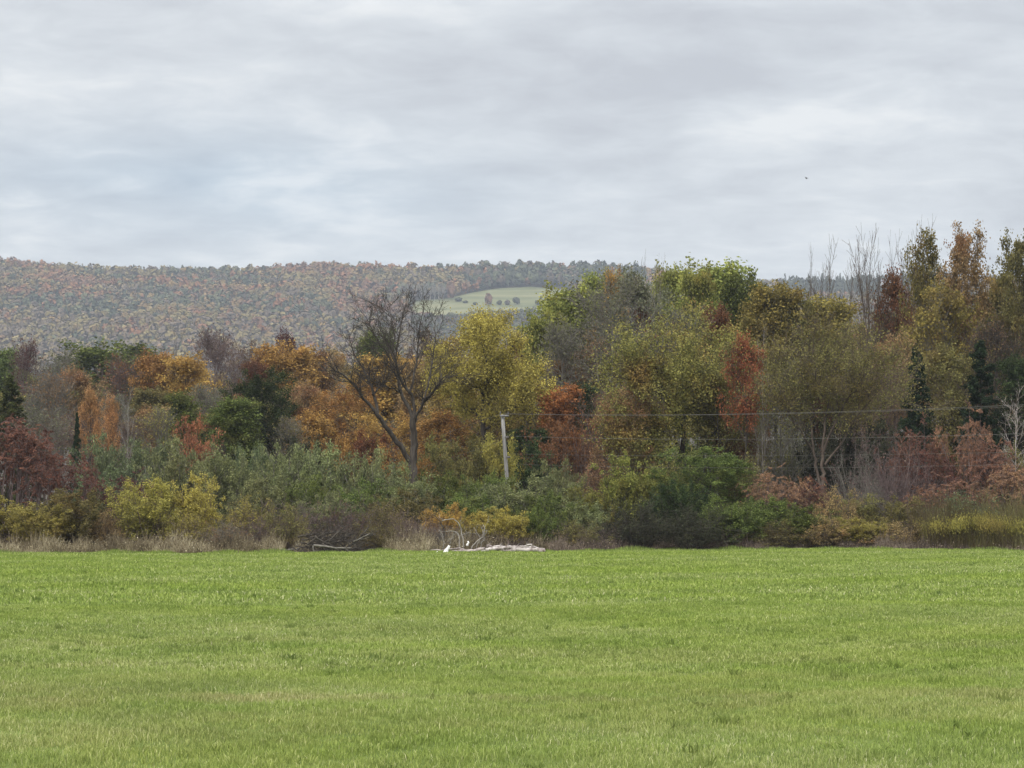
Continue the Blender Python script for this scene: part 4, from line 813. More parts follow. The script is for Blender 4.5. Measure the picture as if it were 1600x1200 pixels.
limb([(682, 863, -1.2), (690, 865, -1.2), (696, 866, -1.3), (699, 861, -1.3), (700.5, 856, -1.3), (702, 852.5, -1.3)], yl - .2, .05, .045, bark_mat('bleached_wood', (.72, .70, .66), (.82, .80, .77)), 'bleached_stump', 'small bright white forked stump in the grass at the left end of the heap', 'stump', seed=40, k=10, sub=0)
V, Q = tubes(poly([(696, 867, 0), (697, 862, 0), (699, 857, 0), (700.5, 853, 0)], 6, yl - 1.5, 3, .1)[None], np.array([[.14, .12, .09, .06, .045, .02]]), 8)
st = link('bleached_stump', mesh_of('stump', V - V.mean(0), [Q]), None, MATS['bleached_wood']); st.location = V.mean(0)
tag(st, 'upright white fang shaped wood chunk beside the bleached stump', 'stump')
limb([(730, 853, .4), (732, 849, .4), (731, 846, .4)], yl, .05, .03, MATS['bleached_wood'], 'broken_stick', 'tiny bright white broken stick behind the heap', 'stick', seed=41, k=4)
# brush pile
BG = 'dark sticks thrown on the brush pile'
n_st = 0
for i in range(50):
    cx, cy = rl.normal(520, 30), rl.uniform(832, 864)
    half = rl.uniform(10, 30) * (1 - .2 * (864 - cy) / 30); sl_ = rl.normal(-.12, .42)
    if cx - half < 436 or cx + half > 592: cx = 520
    dyy = rl.uniform(-.8, .9)
    pale = i in (3, 9, 16, 24)
    pts = [(cx - half, cy + half * sl_ * -1, dyy), (cx, cy + rl.normal(0, 1.2), dyy + .1), (cx + half, cy + half * sl_, dyy + .2)]
    pts = [(a, min(b, 864.5), c) for a, b, c in pts]
    limb(pts, 75.2, rl.uniform(.02, .05), rl.uniform(.012, .02), BARK['grey' if pale else 'dark'], 'branch',
         'paler grey cut branch lying across the brush pile' if pale else 'dark brown cut branch lying tangled in the brush pile', 'branch', 'pale branches on the brush pile' if pale else BG, sub=7, seed=200 + i, k=7, s=6, sublen=.5)
limb([(490, 852, -.9), (510, 855, -.9), (535, 857, -1.), (548, 856, -1.)], 75.2, .045, .03, BARK['grey'], 'log', 'pale topped log across the front foot of the dark brush pile', 'log', seed=260)
limb([(489, 853, -1), (490.5, 859, -1), (491, 864.5, -1)], 75.2, .03, .03, BARK['grey'], 'branch', 'short grey prop under the left end of the pale topped log', 'branch', seed=261, k=4)
limb([(552, 846, -.9), (565, 841, -.8), (578, 833, -.7), (583, 833, -.6)], 75.2, .025, .012, BARK['grey'], 'branch', 'pale pointed branch sticking out right from the brush pile', 'branch', seed=262, k=6, sub=2)
# ---------------------------------------------------------------- ground
RX = [-900, -400, 0, 100, 180, 400, 490, 600, 680, 760, 900, 1000, 1100, 1170, 1250, 1400, 1600, 2000, 2600]
RY = [404, 407, 419, 429, 433, 431, 425, 428, 430, 427, 428, 433, 445, 451, 455, 452, 447, 437, 435]
def terrain(x, y):
    px = 800 + F * x / np.maximum(y, 1)
    sl2 = np.interp(px, RX, [slope(v) for v in RY])
    zr = EYE + 1850 * sl2
    t = np.clip((y - 800) / 1050, 0, 1)
    z = zr * t ** 1.35
    z = z + t * (1 - t) * 4 * (5 * np.sin(x / 110 + y / 150) + 4 * np.sin(x / 47 - y / 120 + 1) + 2.2 * np.sin(x / 27 + y / 60))
    return np.where(y > 1850, zr - (y - 1850) * .12, z)
def hit(px, py):
    r = np.array(ray(px, py)); ys = np.arange(800, 1950, 1.0)
    zs = EYE + r[2] / r[1] * ys; xs = r[0] / r[1] * ys; tz = terrain(xs, ys)
    i = np.argmax(tz >= zs)
    if tz[i] < zs[i]: i = -1
    return xs[i], ys[i], tz[i]
def edgeY(x):
    px = 800 + F * x / 77.0
    return np.interp(px, [-200, 0, 500, 760, 900, 1000, 1300, 1450, 1600, 1800], [72.5, 73, 74.5, 74.5, 77, 80.5, 81, 79, 76.5, 75]) + .45 * np.sin(x * 1.1) + .3 * np.sin(x * 2.7 + 1) + .2 * np.sin(x * 6.1)
def sheet(name, xs, ys, zf, mat, kind='structure'):
    XX, YY = np.meshgrid(xs, ys); V = np.stack([XX, YY, zf(XX, YY)], -1).reshape(-1, 3)
    i = np.arange(len(ys) * len(xs)).reshape(len(ys), len(xs))
    Q = np.stack([i[:-1, :-1], i[:-1, 1:], i[1:, 1:], i[1:, :-1]], -1).reshape(-1, 4)
    o = link(name, mesh_of(name, V, [Q], smooth=True), None, mat); o['kind'] = kind; return o
def ground_mat(key, stops, scale, detail=6, sc=(1, 1, 1)):
    m, n, l = new_mat(key); nz = noise(n, l, scale, detail, .65, sc=sc)
    col = ramp(n, l, nz, stops); b, out = n.new('ShaderNodeBsdfDiffuse'), n.new('ShaderNodeOutputMaterial')
    l.new(col, b.inputs[0]); l.new(b.outputs[0], out.inputs[0]); return m
floor_m = ground_mat('woodland_floor', [(.3, (.035, .03, .02)), (.5, (.07, .055, .035)), (.7, (.10, .085, .05))], .6)
ys = np.concatenate([np.arange(-60, 100, 8), np.arange(100, 700, 30), np.arange(700, 1950, 10), np.arange(1950, 2700, 60)])
sheet('ground', np.linspace(-1100, 1100, 220), ys, lambda x, y: terrain(x, y) - .02, floor_m)
# lawn
def soft(a, b, x): t = np.clip((x - a) / (b - a), 0, 1); return t * t * (3 - 2 * t)
lm, n, l = new_mat('lawn_base')
col = ramp(n, l, noise(n, l, .8, 6, .6), [(.35, (.09, .12, .035)), (.65, (.15, .19, .055))])
b, out = n.new('ShaderNodeBsdfDiffuse'), n.new('ShaderNodeOutputMaterial'); l.new(col, b.inputs[0]); l.new(b.outputs[0], out.inputs[0])
lx = np.linspace(-45, 45, 91); V, ly = [], np.linspace(0, 1, 60)
def lawn_z(x, y): return .03 * np.sin(x * .31 + y * .2) + .02 * np.sin(y * .45 - x * .1)
XX, TT = np.meshgrid(lx, ly); YY = -20 + (edgeY(XX) + 20) * TT
V = np.stack([XX, YY, .02 + np.maximum(lawn_z(XX, YY), -.015)], -1).reshape(-1, 3)
i = np.arange(60 * 91).reshape(60, 91); Q = np.stack([i[:-1, :-1], i[:-1, 1:], i[1:, 1:], i[1:, :-1]], -1).reshape(-1, 4)
o = link('lawn', mesh_of('lawn', V, [Q], smooth=True), None, lm); o['kind'] = 'structure'
# grass blades
gm, n, l = new_mat('grass_blades')
at_ = n.new('ShaderNodeAttribute'); at_.attribute_name = 'rnd'
G = lambda *c: tuple(v * 1.0 for v in c)
base_c = ramp(n, l, at_.outputs['Fac'], [(0, (.15, .20, .06)), (.45, (.27, .34, .085)), (.85, (.42, .46, .175)), (1, (.60, .58, .35))])
yel = ramp(n, l, at_.outputs['Fac'], [(0, (.20, .22, .07)), (.6, (.40, .38, .17)), (1, (.60, .54, .34))])
brt = ramp(n, l, at_.outputs['Fac'], [(0, (.155, .21, .05)), (.6, (.285, .37, .07)), (1, (.45, .49, .16))])
nzp = noise(n, l, .30, 5, .6, sc=(.55, 1.5, 1), loc=(3, 5, 0))
nzb = noise(n, l, .22, 4, .5, sc=(.5, 1.2, 1), loc=(9, 2, 0))
tcn = n.new('ShaderNodeTexCoord'); spn = n.new('ShaderNodeSeparateXYZ'); l.new(tcn.outputs['Object'], spn.inputs[0])
# a worn straw coloured strip crosses the near lawn on the left
yy = math_node(n, l, 'SUBTRACT', spn.outputs[1], math_node(n, l, 'ADD', 16.9, math_node(n, l, 'MULTIPLY', spn.outputs[0], .12)))
strip = math_node(n, l, 'EXPONENT', math_node(n, l, 'MULTIPLY', math_node(n, l, 'MULTIPLY', yy, yy), -1.6))
nzs = noise(n, l, 1.1, 4, .6, sc=(.5, 1, 1))
stf = math_node(n, l, 'MULTIPLY', strip, math_node(n, l, 'MULTIPLY', math_node(n, l, 'SUBTRACT', nzs, .46), 3.2), True)
near = math_node(n, l, 'LESS_THAN', spn.outputs[0], 6.0)
stf = math_node(n, l, 'MULTIPLY', stf, near, True)
col = mixrgb(n, l, ramp(n, l, nzb, [(.42, (0, 0, 0)), (.62, (1, 1, 1))]), base_c, brt)
far = math_node(n, l, 'MULTIPLY', math_node(n, l, 'SUBTRACT', 34, spn.outputs[1]), .06, True)   # the nearer lawn is drier
dry = math_node(n, l, 'MULTIPLY', ramp(n, l, nzp, [(.40, (0, 0, 0)), (.68, (1, 1, 1))]), math_node(n, l, 'ADD', math_node(n, l, 'MULTIPLY', far, .55), .1))
col = mixrgb(n, l, dry, col, yel)
col = mixrgb(n, l, 1.0, col, ramp(n, l, noise(n, l, .75, 4, .6, sc=(1, 1, 1), loc=(2, 8, 0)), [(.34, (.86, .90, .86)), (.5, (1, 1, 1)), (.66, (1.08, 1.05, 1.06))]), 'MULTIPLY')
col = mixrgb(n, l, stf, col, ramp(n, l, at_.outputs['Fac'], [(0, (.22, .20, .08)), (.6, (.44, .38, .19)), (1, (.60, .52, .33))]))
df, tr, mxs, out = n.new('ShaderNodeBsdfDiffuse'), n.new('ShaderNodeBsdfTranslucent'), n.new('ShaderNodeMixShader'), n.new('ShaderNodeOutputMaterial')
l.new(col, df.inputs[0]); l.new(col, tr.inputs[0]); mxs.inputs[0].default_value = .3
l.new(df.outputs[0], mxs.inputs[1]); l.new(tr.outputs[0], mxs.inputs[2]); l.new(mxs.outputs[0], out.inputs[0])
rg = np.random.default_rng(3)
Vs, Ts, Qs, Rn, off = [], [], [], [], 0
def blades(nb, y0, y1, h, w, tall=.0):
    global off
    y = y0 + (y1 - y0) * rg.random(nb * 2); x = (rg.random(nb * 2) - .5) * 2 * (y1 * .2667 + 5)
    keep = np.abs(x) < y * .2667 + 5; x, y = x[keep], y[keep]
    # clumping
    cl = np.sin(x * 5.1 + 2 * np.sin(y * 1.7)) * np.sin(y * 3.3 + 1.5 * np.sin(x * 2.3)) + .8 * np.sin(x * 13 + y * 3) * np.sin(y * 11)
    hgt = h * (1 + .35 * cl) * rg.uniform(.5, 1.35, len(x)); keep = (rg.random(len(x)) < .8 + .2 * cl)
    e = edgeY(x); keep &= y < e - .1
    x, y, hgt = x[keep], y[keep], hgt[keep]; m = len(x)
    z = .02 + np.maximum(lawn_z(x, y), -.015)
    a = rg.random(m) * 6.28; lean = rg.uniform(.1, 1.0, m) * hgt; b = a + rg.normal(PI / 2, .6, m); ww = w * rg.uniform(.6, 1.4, m) / 2
    p = np.stack([x, y, z], 1); sd = np.stack([np.cos(a), np.sin(a), 0 * a], 1) * ww[:, None]
    ld = np.stack([np.cos(b), np.sin(b), 0 * a], 1)
    mid = p + ld * (lean * .3)[:, None]; mid[:, 2] += hgt * .6
    tip = p + ld * lean[:, None]; tip[:, 2] += hgt * rg.uniform(.75, 1.0, m)
    V = np.stack([p - sd, p + sd, mid + sd * .85, mid - sd * .85, tip], 1).reshape(-1, 3)
    i = np.arange(m)[:, None] * 5 + off
    Qs.append(i + np.array([[0, 1, 2, 3]])); Ts.append(i + np.array([[3, 2, 4]])); Vs.append(V); off += m * 5
    r = np.clip(rg.normal(.45, .2, m) + .12 * np.sin(x * 1.3) * np.sin(y), 0, .93); r[rg.random(m) < .03] = 1.0
    Rn.append(r)
blades(520000, 7, 20, .042, .0048); blades(450000, 20, 34, .048, .009); blades(420000, 34, 82, .06, .022)
nb = 26000; xe = rg.uniform(-27, 28, nb); ye = edgeY(xe) + .5 - rg.gamma(1.5, .5, nb); he = rg.uniform(.06, .2, nb) * (.8 + .5 * np.sin(xe * 2.2) * np.sin(xe * .9))
ae = rg.random(nb) * 6.28; sd = np.stack([np.cos(ae), np.sin(ae), 0 * ae], 1) * .011; pe = np.stack([xe, ye, 0 * xe], 1); te = pe + rg.normal(0, .05, (nb, 3)); te[:, 2] = he; me_ = (pe + te) / 2
Vs.append(np.stack([pe - sd, pe + sd, me_ + sd, me_ - sd, te], 1).reshape(-1, 3)); i = np.arange(nb)[:, None] * 5 + off; off += nb * 5
Qs.append(i + np.array([[0, 1, 2, 3]])); Ts.append(i + np.array([[3, 2, 4]])); Rn.append(rg.random(nb) * .6)
nt = 420; xt = rg.uniform(-1, 1, nt); yt = 9 + 55 * rg.random(nt) ** 1.4; xt *= yt * .27 + 2; nbt = 26      # coarser tufts the mower left
xs_ = np.repeat(xt, nbt) + rg.normal(0, .045, nt * nbt); ys_ = np.repeat(yt, nbt) + rg.normal(0, .045, nt * nbt); ht = np.repeat(rg.uniform(.04, .09, nt), nbt) * rg.uniform(.6, 1.2, nt * nbt)
an = rg.random(nt * nbt) * 6.28; sd = np.stack([np.cos(an), np.sin(an), 0 * an], 1) * (.0035 + ys_ * .00012)[:, None]; pe = np.stack([xs_, ys_, 0 * xs_ + .02], 1)
te = pe + np.stack([rg.normal(0, .035, nt * nbt), rg.normal(0, .035, nt * nbt), ht], 1); mi = (pe * .45 + te * .55) + np.array([0, 0, .01])
Vs.append(np.stack([pe - sd, pe + sd, mi + sd, mi - sd, te], 1).reshape(-1, 3)); i = np.arange(nt * nbt)[:, None] * 5 + off; off += nt * nbt * 5
Qs.append(i + np.array([[0, 1, 2, 3]])); Ts.append(i + np.array([[3, 2, 4]])); Rn.append(np.repeat(rg.random(nt) * .35, nbt))
rn = np.concatenate(Rn)
go = link('grass', mesh_of('grass', np.concatenate(Vs), [np.concatenate(Qs), np.concatenate(Ts)], np.concatenate([rn, rn])), None, gm)
tag(go, 'short bright green grass covering the open lawn', 'grass', kind='stuff')
# dry grass strip at the field edge
def stalks(name, label, x0, x1, nb, h, w, d0, d1, stops, lean=.25, heads=0):
    m_, n, l = new_mat(name + '_straw'); at_ = n.new('ShaderNodeAttribute'); at_.attribute_name = 'rnd'
    c = ramp(n, l, at_.outputs['Fac'], stops); df, out = n.new('ShaderNodeBsdfDiffuse'), n.new('ShaderNodeOutputMaterial'); l.new(c, df.inputs[0]); l.new(df.outputs[0], out.inputs[0])
    r = np.random.default_rng(int(nb)); x = r.uniform(x0, x1, nb); y = edgeY(x) + d0 + (d1 - d0) * r.random(nb)
    cl = np.sin(x * 2.9 + 2 * np.sin(x * .83)) * np.sin(y * 2.1 + x) + .7 * np.sin(x * 7.3 + y * 3) * np.sin(y * 5.1 + 1)
    kp = r.random(nb) < .62 + .38 * cl; x, y, cl = x[kp], y[kp], cl[kp]; nb = len(x)
    hh = h * r.gamma(6, 1 / 6, nb).clip(.25, 1.9) * (.8 + .38 * cl) * (.45 + .55 * np.clip((y - edgeY(x)) / 1.2, 0, 1))
    P = np.zeros((nb, 4, 3)); P[:, 0, 0] = x; P[:, 0, 1] = y; d = nrm(np.stack([r.normal(0, lean, nb), r.normal(0, lean, nb), np.ones(nb)], 1))
    for s in range(1, 4):
        P[:, s] = P[:, s - 1] + d * (hh / 3)[:, None]; d = nrm(d + r.normal(0, .18, d.shape))
    R = np.array([1, .9, .7, .3])[None] * (w * r.uniform(.6, 1.3, nb))[:, None]
    V, Q = tubes(P, R, 3); rnd = np.repeat(np.clip(r.random(nb) * .75 + .13 + .22 * np.sin(x * 1.3 + np.sin(y * 2)), 0, 1), 9)
    if heads:
        pts = P[r.integers(0, nb, heads), r.integers(2, 4, heads)] + r.normal(0, .03, (heads, 3)); lv, lq = leaves(r, pts, .07, .5)
        Q = np.concatenate([Q, lq + len(V)]); V = np.concatenate([V, lv]); rnd = np.concatenate([rnd, r.random(heads)])
    o = link(name, mesh_of(name, V, [Q], rnd), None, m_); tag(o, label, 'grass', kind='stuff')
STRAW = [(0, (.08, .062, .04)), (.45, (.21, .168, .105)), (.8, (.38, .32, .20)), (1, (.52, .46, .31))]
DARKS = [(0, (.06, .045, .04)), (.5, (.15, .115, .09)), (1, (.30, .24, .18))]
XA, XB = X(436, 75), X(600, 75); XC, XD = X(668, 75), X(860, 75)
stalks('dry_grass', 'tall dead straw coloured grass along the left field edge', -26, XA, 36000, .46, .0075, .0, 2.6, STRAW, heads=6000)
stalks('dry_grass', 'thin dead grass behind and between the brush pile and the logs', XA, XD, 12000, .5, .007, 2.6, 4.4, STRAW, heads=3000)
stalks('dry_grass', 'tuft of dead grass between the brush pile and the log heap', XB, XC, 3500, .6, .007, .1, 2.6, STRAW, heads=600)
stalks('dry_weeds', 'brown dead weeds along the right field edge', XD, 27, 34000, .42, .0075, .0, 2.6, DARKS, heads=12000)
stalks('goldenrod', 'dense olive goldenrod bed with dark stems at the right end of the field edge', X(1445, 80), 27, 36000, 1.25, .008, .6, 4.5, [(0, (.07, .05, .035)), (.6, (.13, .11, .05)), (1, (.20, .19, .08))], lean=.08, heads=0)
# leafy tops of the goldenrod
r = np.random.default_rng(55); nb = 60000; x = r.uniform(X(1445, 80), 27, nb); y = edgeY(x) + .5 + 4.2 * r.random(nb)
pts = np.stack([x, y, 1.0 + .12 * np.sin(x * 1.7) + .1 * np.sin(y * 2) + r.normal(0, .17, nb)], 1)
lv, lq = leaves(r, pts, .09, .28, 0, r.normal(0, .3, (nb, 3)) + [0, 0, 1])
o = link('goldenrod_tops', mesh_of('goldenrod_tops', lv, [lq], r.random(nb)), None, leaf_mat('yolive')); tag(o, 'olive yellow leafy tops of the goldenrod bed', 'plants', kind='stuff')
# taller weed skirt under all bushes
stalks('undergrowth', 'low brown undergrowth beneath the bushes', -27, 28, 60000, .7, .009, 3.5, 14, DARKS, lean=.4, heads=40000)
# ---------------------------------------------------------------- far hill: field, forest, buildings
fld = [(640, 487), (652, 470), (700, 468), (745, 457), (785, 451.5), (830, 449.5), (905, 455), (910, 484), (800, 487), (730, 492), (660, 494)]
fw = np.array([hit(a, b)[:2] for a, b in fld])
def inside(x, y, poly_):
    c = np.zeros(np.shape(x), bool); j = len(poly_) - 1
    for i in range(len(poly_)):
        xi, yi = poly_[i]; xj, yj = poly_[j]
        c ^= ((yi > y) != (yj > y)) & (x < (xj - xi) * (y - yi) / (yj - yi + 1e-9) + xi); j = i
    return c
fm = ground_mat('hill_field_grass', [(.35, (.105, .115, .06)), (.5, (.15, .155, .08)), (.65, (.20, .19, .105))], .035, 5, (.25, 1.6, 1))
gx = np.linspace(fw[:, 0].min(), fw[:, 0].max(), 90); gy = np.linspace(fw[:, 1].min(), fw[:, 1].max(), 110)
XX, YY = np.meshgrid(gx, gy); V = np.stack([XX, YY, terrain(XX, YY) + .8], -1).reshape(-1, 3)
i = np.arange(XX.size).reshape(XX.shape); Q = np.stack([i[:-1, :-1], i[:-1, 1:], i[1:, 1:], i[1:, :-1]], -1).reshape(-1, 4)
cc = V[Q].mean(1); Q = Q[inside(cc[:, 0], cc[:, 1], fw)]
o = link('hill_field', mesh_of('hill_field', V, [Q], smooth=True), None, fm); o['kind'] = 'structure'
scr = np.array([hit(a, b)[:2] for a, b in [(640, 494), (730, 492), (800, 487), (910, 484), (915, 535), (640, 535)]])
FARC = np.array([lin(*c) for c in [(140, 110, 84), (146, 120, 78), (130, 94, 78), (122, 110, 78), (102, 108, 80), (68, 88, 74), (118, 106, 96), (142, 128, 84), (98, 88, 82), (84, 98, 74), (152, 102, 74), (60, 78, 66)]]) * 1.0
FARC = (FARC * .66 + FARC.mean(0) * .34) * .95
def far_mat(name, per_obj=None):
    m, n, l = new_mat(name)
    if per_obj is None:
        a = n.new('ShaderNodeAttribute'); a.attribute_name = 'tone'; c = a.outputs['Color']
    else: c = tuple(per_obj)
    df, out = n.new('ShaderNodeBsdfDiffuse'), n.new('ShaderNodeOutputMaterial')
    at_ = n.new('ShaderNodeAttribute'); at_.attribute_name = 'rnd'
    v = math_node(n, l, 'ADD', math_node(n, l, 'MULTIPLY', at_.outputs['Fac'], .3), .85)
    s = n.new('ShaderNodeVectorMath'); s.operation = 'SCALE'
    if per_obj is None: l.new(c, s.inputs[0])
    else: s.inputs[0].default_value = c
    l.new(v, s.inputs['Scale']); l.new(s.outputs[0], df.inputs[0]); l.new(df.outputs[0], out.inputs[0]); return m
def far_crown(rng, nf, conif=False):
    """leaf clumps over a rounded or pointed crown of unit size; returns quads (nf,4,3)"""
    if conif:
        t = rng.random(nf) ** .7; ph = rng.random(nf) * 6.28; rad = (1 - t) * .30 + .02
        c = np.stack([np.cos(ph) * rad, np.sin(ph) * rad, .1 + .9 * t], 1); nn = nrm(np.stack([np.cos(ph), np.sin(ph), .5 + 0 * t], 1) + rng.normal(0, .25, (nf, 3))); s = .17
    else:
        lob = nrm(rng.normal(0, 1, (7, 3))) * .16 + np.array([0, 0, .62]); k = rng.integers(0, 7, nf)
        dv = nrm(rng.normal(0, 1, (nf, 3)) + [0, 0, .5]); c = lob[k] + dv * np.array([.25, .25, .30]); nn = nrm(dv + rng.normal(0, .16, (nf, 3))); s = .26
    a, b = frames(nn); ph = rng.random(nf)[:, None] * 6.28; a, b = a * np.cos(ph) + b * np.sin(ph), -a * np.sin(ph) + b * np.cos(ph)
    ss = s * rng.uniform(.6, 1.2, nf)[:, None]
    return np.stack([c - a * ss * .6, c + b * ss * .45, c + a * ss * .6, c - b * ss * .45], 1)
rf = np.random.default_rng(44)
# positions
def scatter(n):
    y = 1330 + (1885 - 1330) * rf.random(n) ** .9; x = (rf.random(n) * 2 - 1) * (y * .2667 + 70)
    return x, y
x, y = scatter(46000)
cell = {}
keep = np.zeros(len(x), bool)
for i_, (a, b) in enumerate(zip(x, y)):
    c = (int(a // 6.0), int(b // 5.5))
    if c in cell: continue
    cell[c] = 1; keep[i_] = True
x, y = x[keep], y[keep]
infield = inside(x, y, fw); x, y = x[~infield], y[~infield]
# near field edge no tall trees in front of it
inscrub = inside(x, y, scr)
px = 800 + F * x / y; z = terrain(x, y); py = HOR - F * (z - EYE) / y
f1 = np.sin(x / 42 + np.sin(y / 60)) + np.sin(y / 32 + x / 95 + 2) + .8 * np.sin(x / 19 + y / 22)
f2 = np.sin(x / 70 - y / 60 + 1) + .7 * np.sin(x / 31 + 3) * np.sin(y / 37)
tone = np.zeros(len(x), int); u = rf.random(len(x)); fs = 1.3 * np.sin(x / 31 + 2 * np.sin(y / 50)) * np.sin(y / 25 + x / 70) + .5 * np.sin(x / 14 + 1) * np.sin(y / 16)
warm = [2, 0, 10, 1, 3, 7, 6, 8]; coolc = [5, 5, 9, 4, 11, 8]
pcool = np.clip(.10 + .35 * (f1 < -.8) + .35 * (f1 < -1.4) + .5 * ((np.abs(py - 485 - 8 * np.sin(px / 60)) < 14) & (px < 520)) , 0, .9)
grey_low = (py > 505)
tone = np.where(u < pcool, np.array(coolc)[rf.integers(0, 6, len(x))], np.array(warm)[np.clip(((fs + 1.6) / 3.2 * 7 + rf.normal(0, .55, len(x))).astype(int), 0, 7)])
tone = np.where(grey_low & (rf.random(len(x)) < .45), 6, tone); tone = np.where(grey_low & (rf.random(len(x)) < .3), 7, tone)
darkband = (px > 725) & (px < 1010) & (py < 452) & (py > 428); tone = np.where(darkband & (rf.random(len(x)) < .93), np.array([11, 11, 5, 8, 9])[rf.integers(0, 5, len(x))], tone)
stand = (px > 1225) & (px < 1500) & (y > 1775); tone = np.where(stand, 11, tone)
farm = (px > 1100) & (px < 1225)
lowR = (px > 1170) & ~stand; tone = np.where(lowR & (rf.random(len(x)) < .6), np.array([3, 6, 8, 4])[rf.integers(0, 4, len(x))], tone)
tone = np.where(inscrub, np.array([4, 5, 9, 9, 8])[rf.integers(0, 5, len(x))], tone)
conif = (tone == 5) & (rf.random(len(x)) < .5) | stand & (rf.random(len(x)) < .6)
hgt = rf.uniform(8, 13.5, len(x)) * np.where(inscrub, .42, 1) * np.where(stand, 1.35, 1) * np.where(darkband, 1.15, 1) * np.where(farm & (rf.random(len(x)) < .5), .5, 1)
wid = np.where(conif, 9, rf.uniform(7, 13.5, len(x))) * np.where(inscrub, .55, 1)
near_front = (y > 1300) & (px > 640) & (px < 915) & (py > 486) & ~inscrub
hgt = np.where(near_front, np.minimum(hgt, 5), hgt)
# the trees that show largest become things of their own
vis_line = np.interp(px, [-100, 520, 560, 690, 700, 830, 850, 900], [535, 535, 500, 500, 480, 480, 470, 455])
cand = (px > 2) & (px < 880) & (py < vis_line + 8) & ~inscrub
score = np.where(cand, hgt / y * np.where(py < vis_line, 1, .8), 0)
order = np.argsort(-score)[:285]
single = np.zeros(len(x), bool); single[order] = True
protos_r = [mesh_of('far_round', q.reshape(-1, 3), [np.arange(len(q) * 4).reshape(-1, 4)], rf.random(len(q))) for q in [far_crown(rf, 130) for _ in range(6)]]
protos_c = [mesh_of('far_cone', q.reshape(-1, 3), [np.arange(len(q) * 4).reshape(-1, 4)], rf.random(len(q))) for q in [far_crown(rf, 120, True) for _ in range(3)]]
TN = ['rusty tan', 'pale gold', 'dull red', 'olive brown', 'grey green', 'blue green', 'bare grey', 'straw yellow', 'bare plum grey', 'mid green', 'orange red', 'dark blue green']
fmats = [far_mat(TN[i].replace(' ', '_') + '_far_leaves', FARC[i]) for i in range(12)]
trunk_q = tubes(np.array([[[0, 0, 0], [0, 0, .3], [0, 0, .6]]]), np.array([[.025, .02, .015]]), 5)
def far_tree(xx, yy, zz, h, w, ti, con, label, group, name='hillside_tree', sh=None):
    me = protos_c[rs.randrange(3)] if con else protos_r[rs.randrange(6)]
    o = link(name, me, None, fmats[ti]); o.location = (xx, yy, zz); o.scale = (w, w, h); o.rotation_euler = (0, 0, rs.random() * 6.28)
    tag(o, label, 'tree', group)
def zone(pxx, pyy):
    b = 'crest' if pyy < 425 else 'high slope' if pyy < 450 else 'middle slope' if pyy < 480 else 'lower slope' if pyy < 505 else 'foot'
    return f'far hill {b} above the {ref(pxx)}'
for i_ in np.where(single)[0]:
    lab = f"{TN[tone[i_]]} {'spiky' if conif[i_] else 'round'} tree, {zone(px[i_], py[i_])}"
    far_tree(x[i_], y[i_], z[i_] - 1, hgt[i_], wid[i_], tone[i_], conif[i_], lab, 'trees on the far hillside')
rest = ~single
Vf, Tf, Rf = [], [], []
for con in (False, True):
    idx = np.where(rest & (conif == con))[0]
    lib = [far_crown(rf, 44 if not con else 40, con) for _ in range(10)]
    for li in range(10):
        sub = idx[li::10]
        if len(sub) == 0: continue
        q = lib[li]; a = rf.random(len(sub)) * 6.28; ca, sa = np.cos(a)[:, None, None], np.sin(a)[:, None, None]
        s = wid[sub][:, None, None]
        xx = (q[None, :, :, 0] * ca - q[None, :, :, 1] * sa) * s + x[sub][:, None, None]
        yy = (q[None, :, :, 0] * sa + q[None, :, :, 1] * ca) * s + y[sub][:, None, None]
        zz = q[None, :, :, 2] * hgt[sub][:, None, None] + z[sub][:, None, None] - 1
        Vf.append(np.stack([xx, yy, zz], -1).reshape(-1, 3)); Tf.append(np.repeat(tone[sub], q.shape[0])); Rf.append(rf.random(len(sub) * q.shape[0]))
Vf = np.concatenate(Vf); Tf = np.concatenate(Tf); Rf = np.concatenate(Rf)
me = mesh_of('hillside_forest', Vf, [np.arange(len(Vf)).reshape(-1, 4)], Rf)
ca = me.attributes.new('tone', 'FLOAT_COLOR', 'FACE'); colr = np.ones((len(Tf), 4), np.float32); colr[:, :3] = FARC[Tf]; ca.data.foreach_set('color', colr.ravel())
o = link('hillside_forest', me, None, far_mat('far_forest_leaves')); tag(o, 'hazy autumn forest covering the far hill, rust, gold and blue green', 'forest', kind='stuff')
# trees and bushes on the hill field
HF = 'bushes in a row across the hill field'
def on_hill(pxx, pyb, hpx, wpx, ti, con, label, group=None, name='field_tree'):
    a, b, c = hit(pxx, pyb); far_tree(a, b, c - .3, hpx * b / F * 1.12, wpx * b / F * 1.15, ti, con, label, group, name)
on_hill(704, 470, 26, 18, 2, False, 'reddish tree at the left end of the hill field against the wood')
on_hill(763, 478.5, 17, 16, 2, False, 'round maroon tree standing in the hill field')
on_hill(845, 480, 15, 15, 11, True, 'dark pointed evergreen at the right of the hill field')
on_hill(840, 478, 9, 9, 11, False, 'low dark bush hugging the left of the pointed evergreen', HF, 'field_bush')
on_hill(807, 477.5, 13, 13, 11, False, 'dark round tree at the right end of the row in the hill field')
on_hill(793, 478, 8, 12, 8, False, 'grey bush left of the dark round tree in the hill field', HF, 'field_bush')
on_hill(780, 478, 8, 10, 11, False, 'dark bush just right of the round maroon tree', HF, 'field_bush')
on_hill(743, 478, 6, 9, 11, False, 'small dark bush left of the round maroon tree', HF, 'field_bush')
on_hill(716, 472.5, 7, 14, 11, False, 'dark bush right beside the reddish tree on the hill field', HF, 'field_bush')
on_hill(727, 475, 5, 10, 11, False, 'low dark bush in the middle of the left hedge on the hill field', HF, 'field_bush')
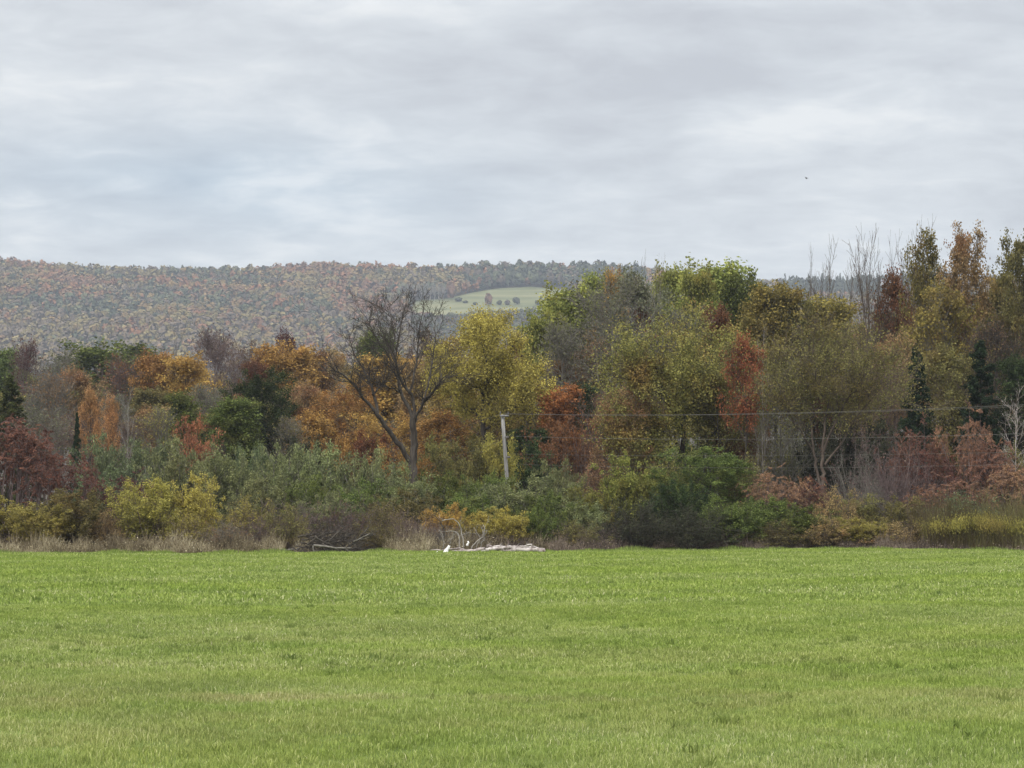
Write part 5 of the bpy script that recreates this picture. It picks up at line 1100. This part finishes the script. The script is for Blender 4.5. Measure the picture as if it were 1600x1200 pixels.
# pale bare poplars at the forest edge left of the hill field
for i_, pxx in enumerate((628, 636, 644, 651, 658, 665, 672, 679, 686, 692)):
    a, b, c = hit(pxx, 470); mb, ml, H_, W_ = PROTO['bare_a' if i_ % 2 else 'bare_c']
    rt = empty('bare_tree', (a, b, c), rs.random() * 6, (14 * b / F / W_,) * 2 + (30 * b / F / H_,))
    tag(rt, 'slim pale leafless tree in the row at the left edge of the hill field', 'tree', 'pale leafless trees beside the hill field')
    link('trunk', mb, rt, BARK['pale'])
# a white farm building half hidden by branches
wh = bark_mat('white_paint', (.72, .72, .72), (.8, .8, .8)); rfm = bark_mat('grey_roof', (.18, .18, .19), (.26, .26, .27))
a, b, c = hit(1381, 458); rt = tag(empty('farm_building', (a, b - 20, c + 3)), 'white farm building far off, glimpsed between the leafless spires and the rust orange tree', 'building')
solid('wall', *box((0, 0, 2.5), (13, 7, 5)), rt, wh)
V = np.array([[-7, -4, 5], [7, -4, 5], [7, 4, 5], [-7, 4, 5], [-7, 0, 7.6], [7, 0, 7.6]], float)
link('roof', mesh_of('roof', V, [np.array([[0, 1, 5, 4], [2, 3, 4, 5], [0, 3, 2, 1]]), np.array([[0, 4, 3], [1, 2, 5]])]), rt, rfm)
for wx in (-4, 0, 4):
    wnd = solid('window', *box((wx, -3.52, 2.8), (1.2, .12, 1.4)), rt, bark_mat('dark_glass', (.03, .03, .035), (.05, .05, .06)))
# a bird far off in the sky
bp = at(1260, 279, 300); wpts = np.array([[-.5, 0, .12], [-.2, .12, .2], [0, .16, 0], [.2, .12, .2], [.5, 0, .12], [.2, -.1, .16], [0, -.3, 0], [-.2, -.1, .16], [0, 0, -.08], [0, 0, .08]])
bird = link('bird', mesh_of('bird', wpts, [np.array([[0, 1, 7], [1, 2, 9], [7, 1, 9], [2, 3, 9], [3, 4, 5], [3, 5, 9], [5, 6, 9], [6, 7, 9], [1, 8, 2], [2, 8, 3], [3, 8, 5], [5, 8, 6], [6, 8, 7], [7, 8, 1]])]), None, BARK['dark'])
bird.location = bp; bird.rotation_euler = (0, .2, .5); tag(bird, 'tiny dark bird gliding in the grey sky at right', 'bird')
# ---------------------------------------------------------------- haze
m, n, l = new_mat('haze_air'); pv, out = n.new('ShaderNodeVolumePrincipled'), n.new('ShaderNodeOutputMaterial')
pv.inputs['Color'].default_value = (.80, .88, 1, 1); pv.inputs['Density'].default_value = HAZE; pv.inputs['Anisotropy'].default_value = .2
l.new(pv.outputs[0], out.inputs['Volume'])
V, Q = box((0, 1290, 100), (2260, 2860, 400)); V[:, 2] = np.where(V[:, 2] > 100, 290, -130)
hz = link('haze', mesh_of('haze', V, [Q]), None, m); tag(hz, 'thin blue grey haze in the air before the far hill', 'haze', kind='stuff')
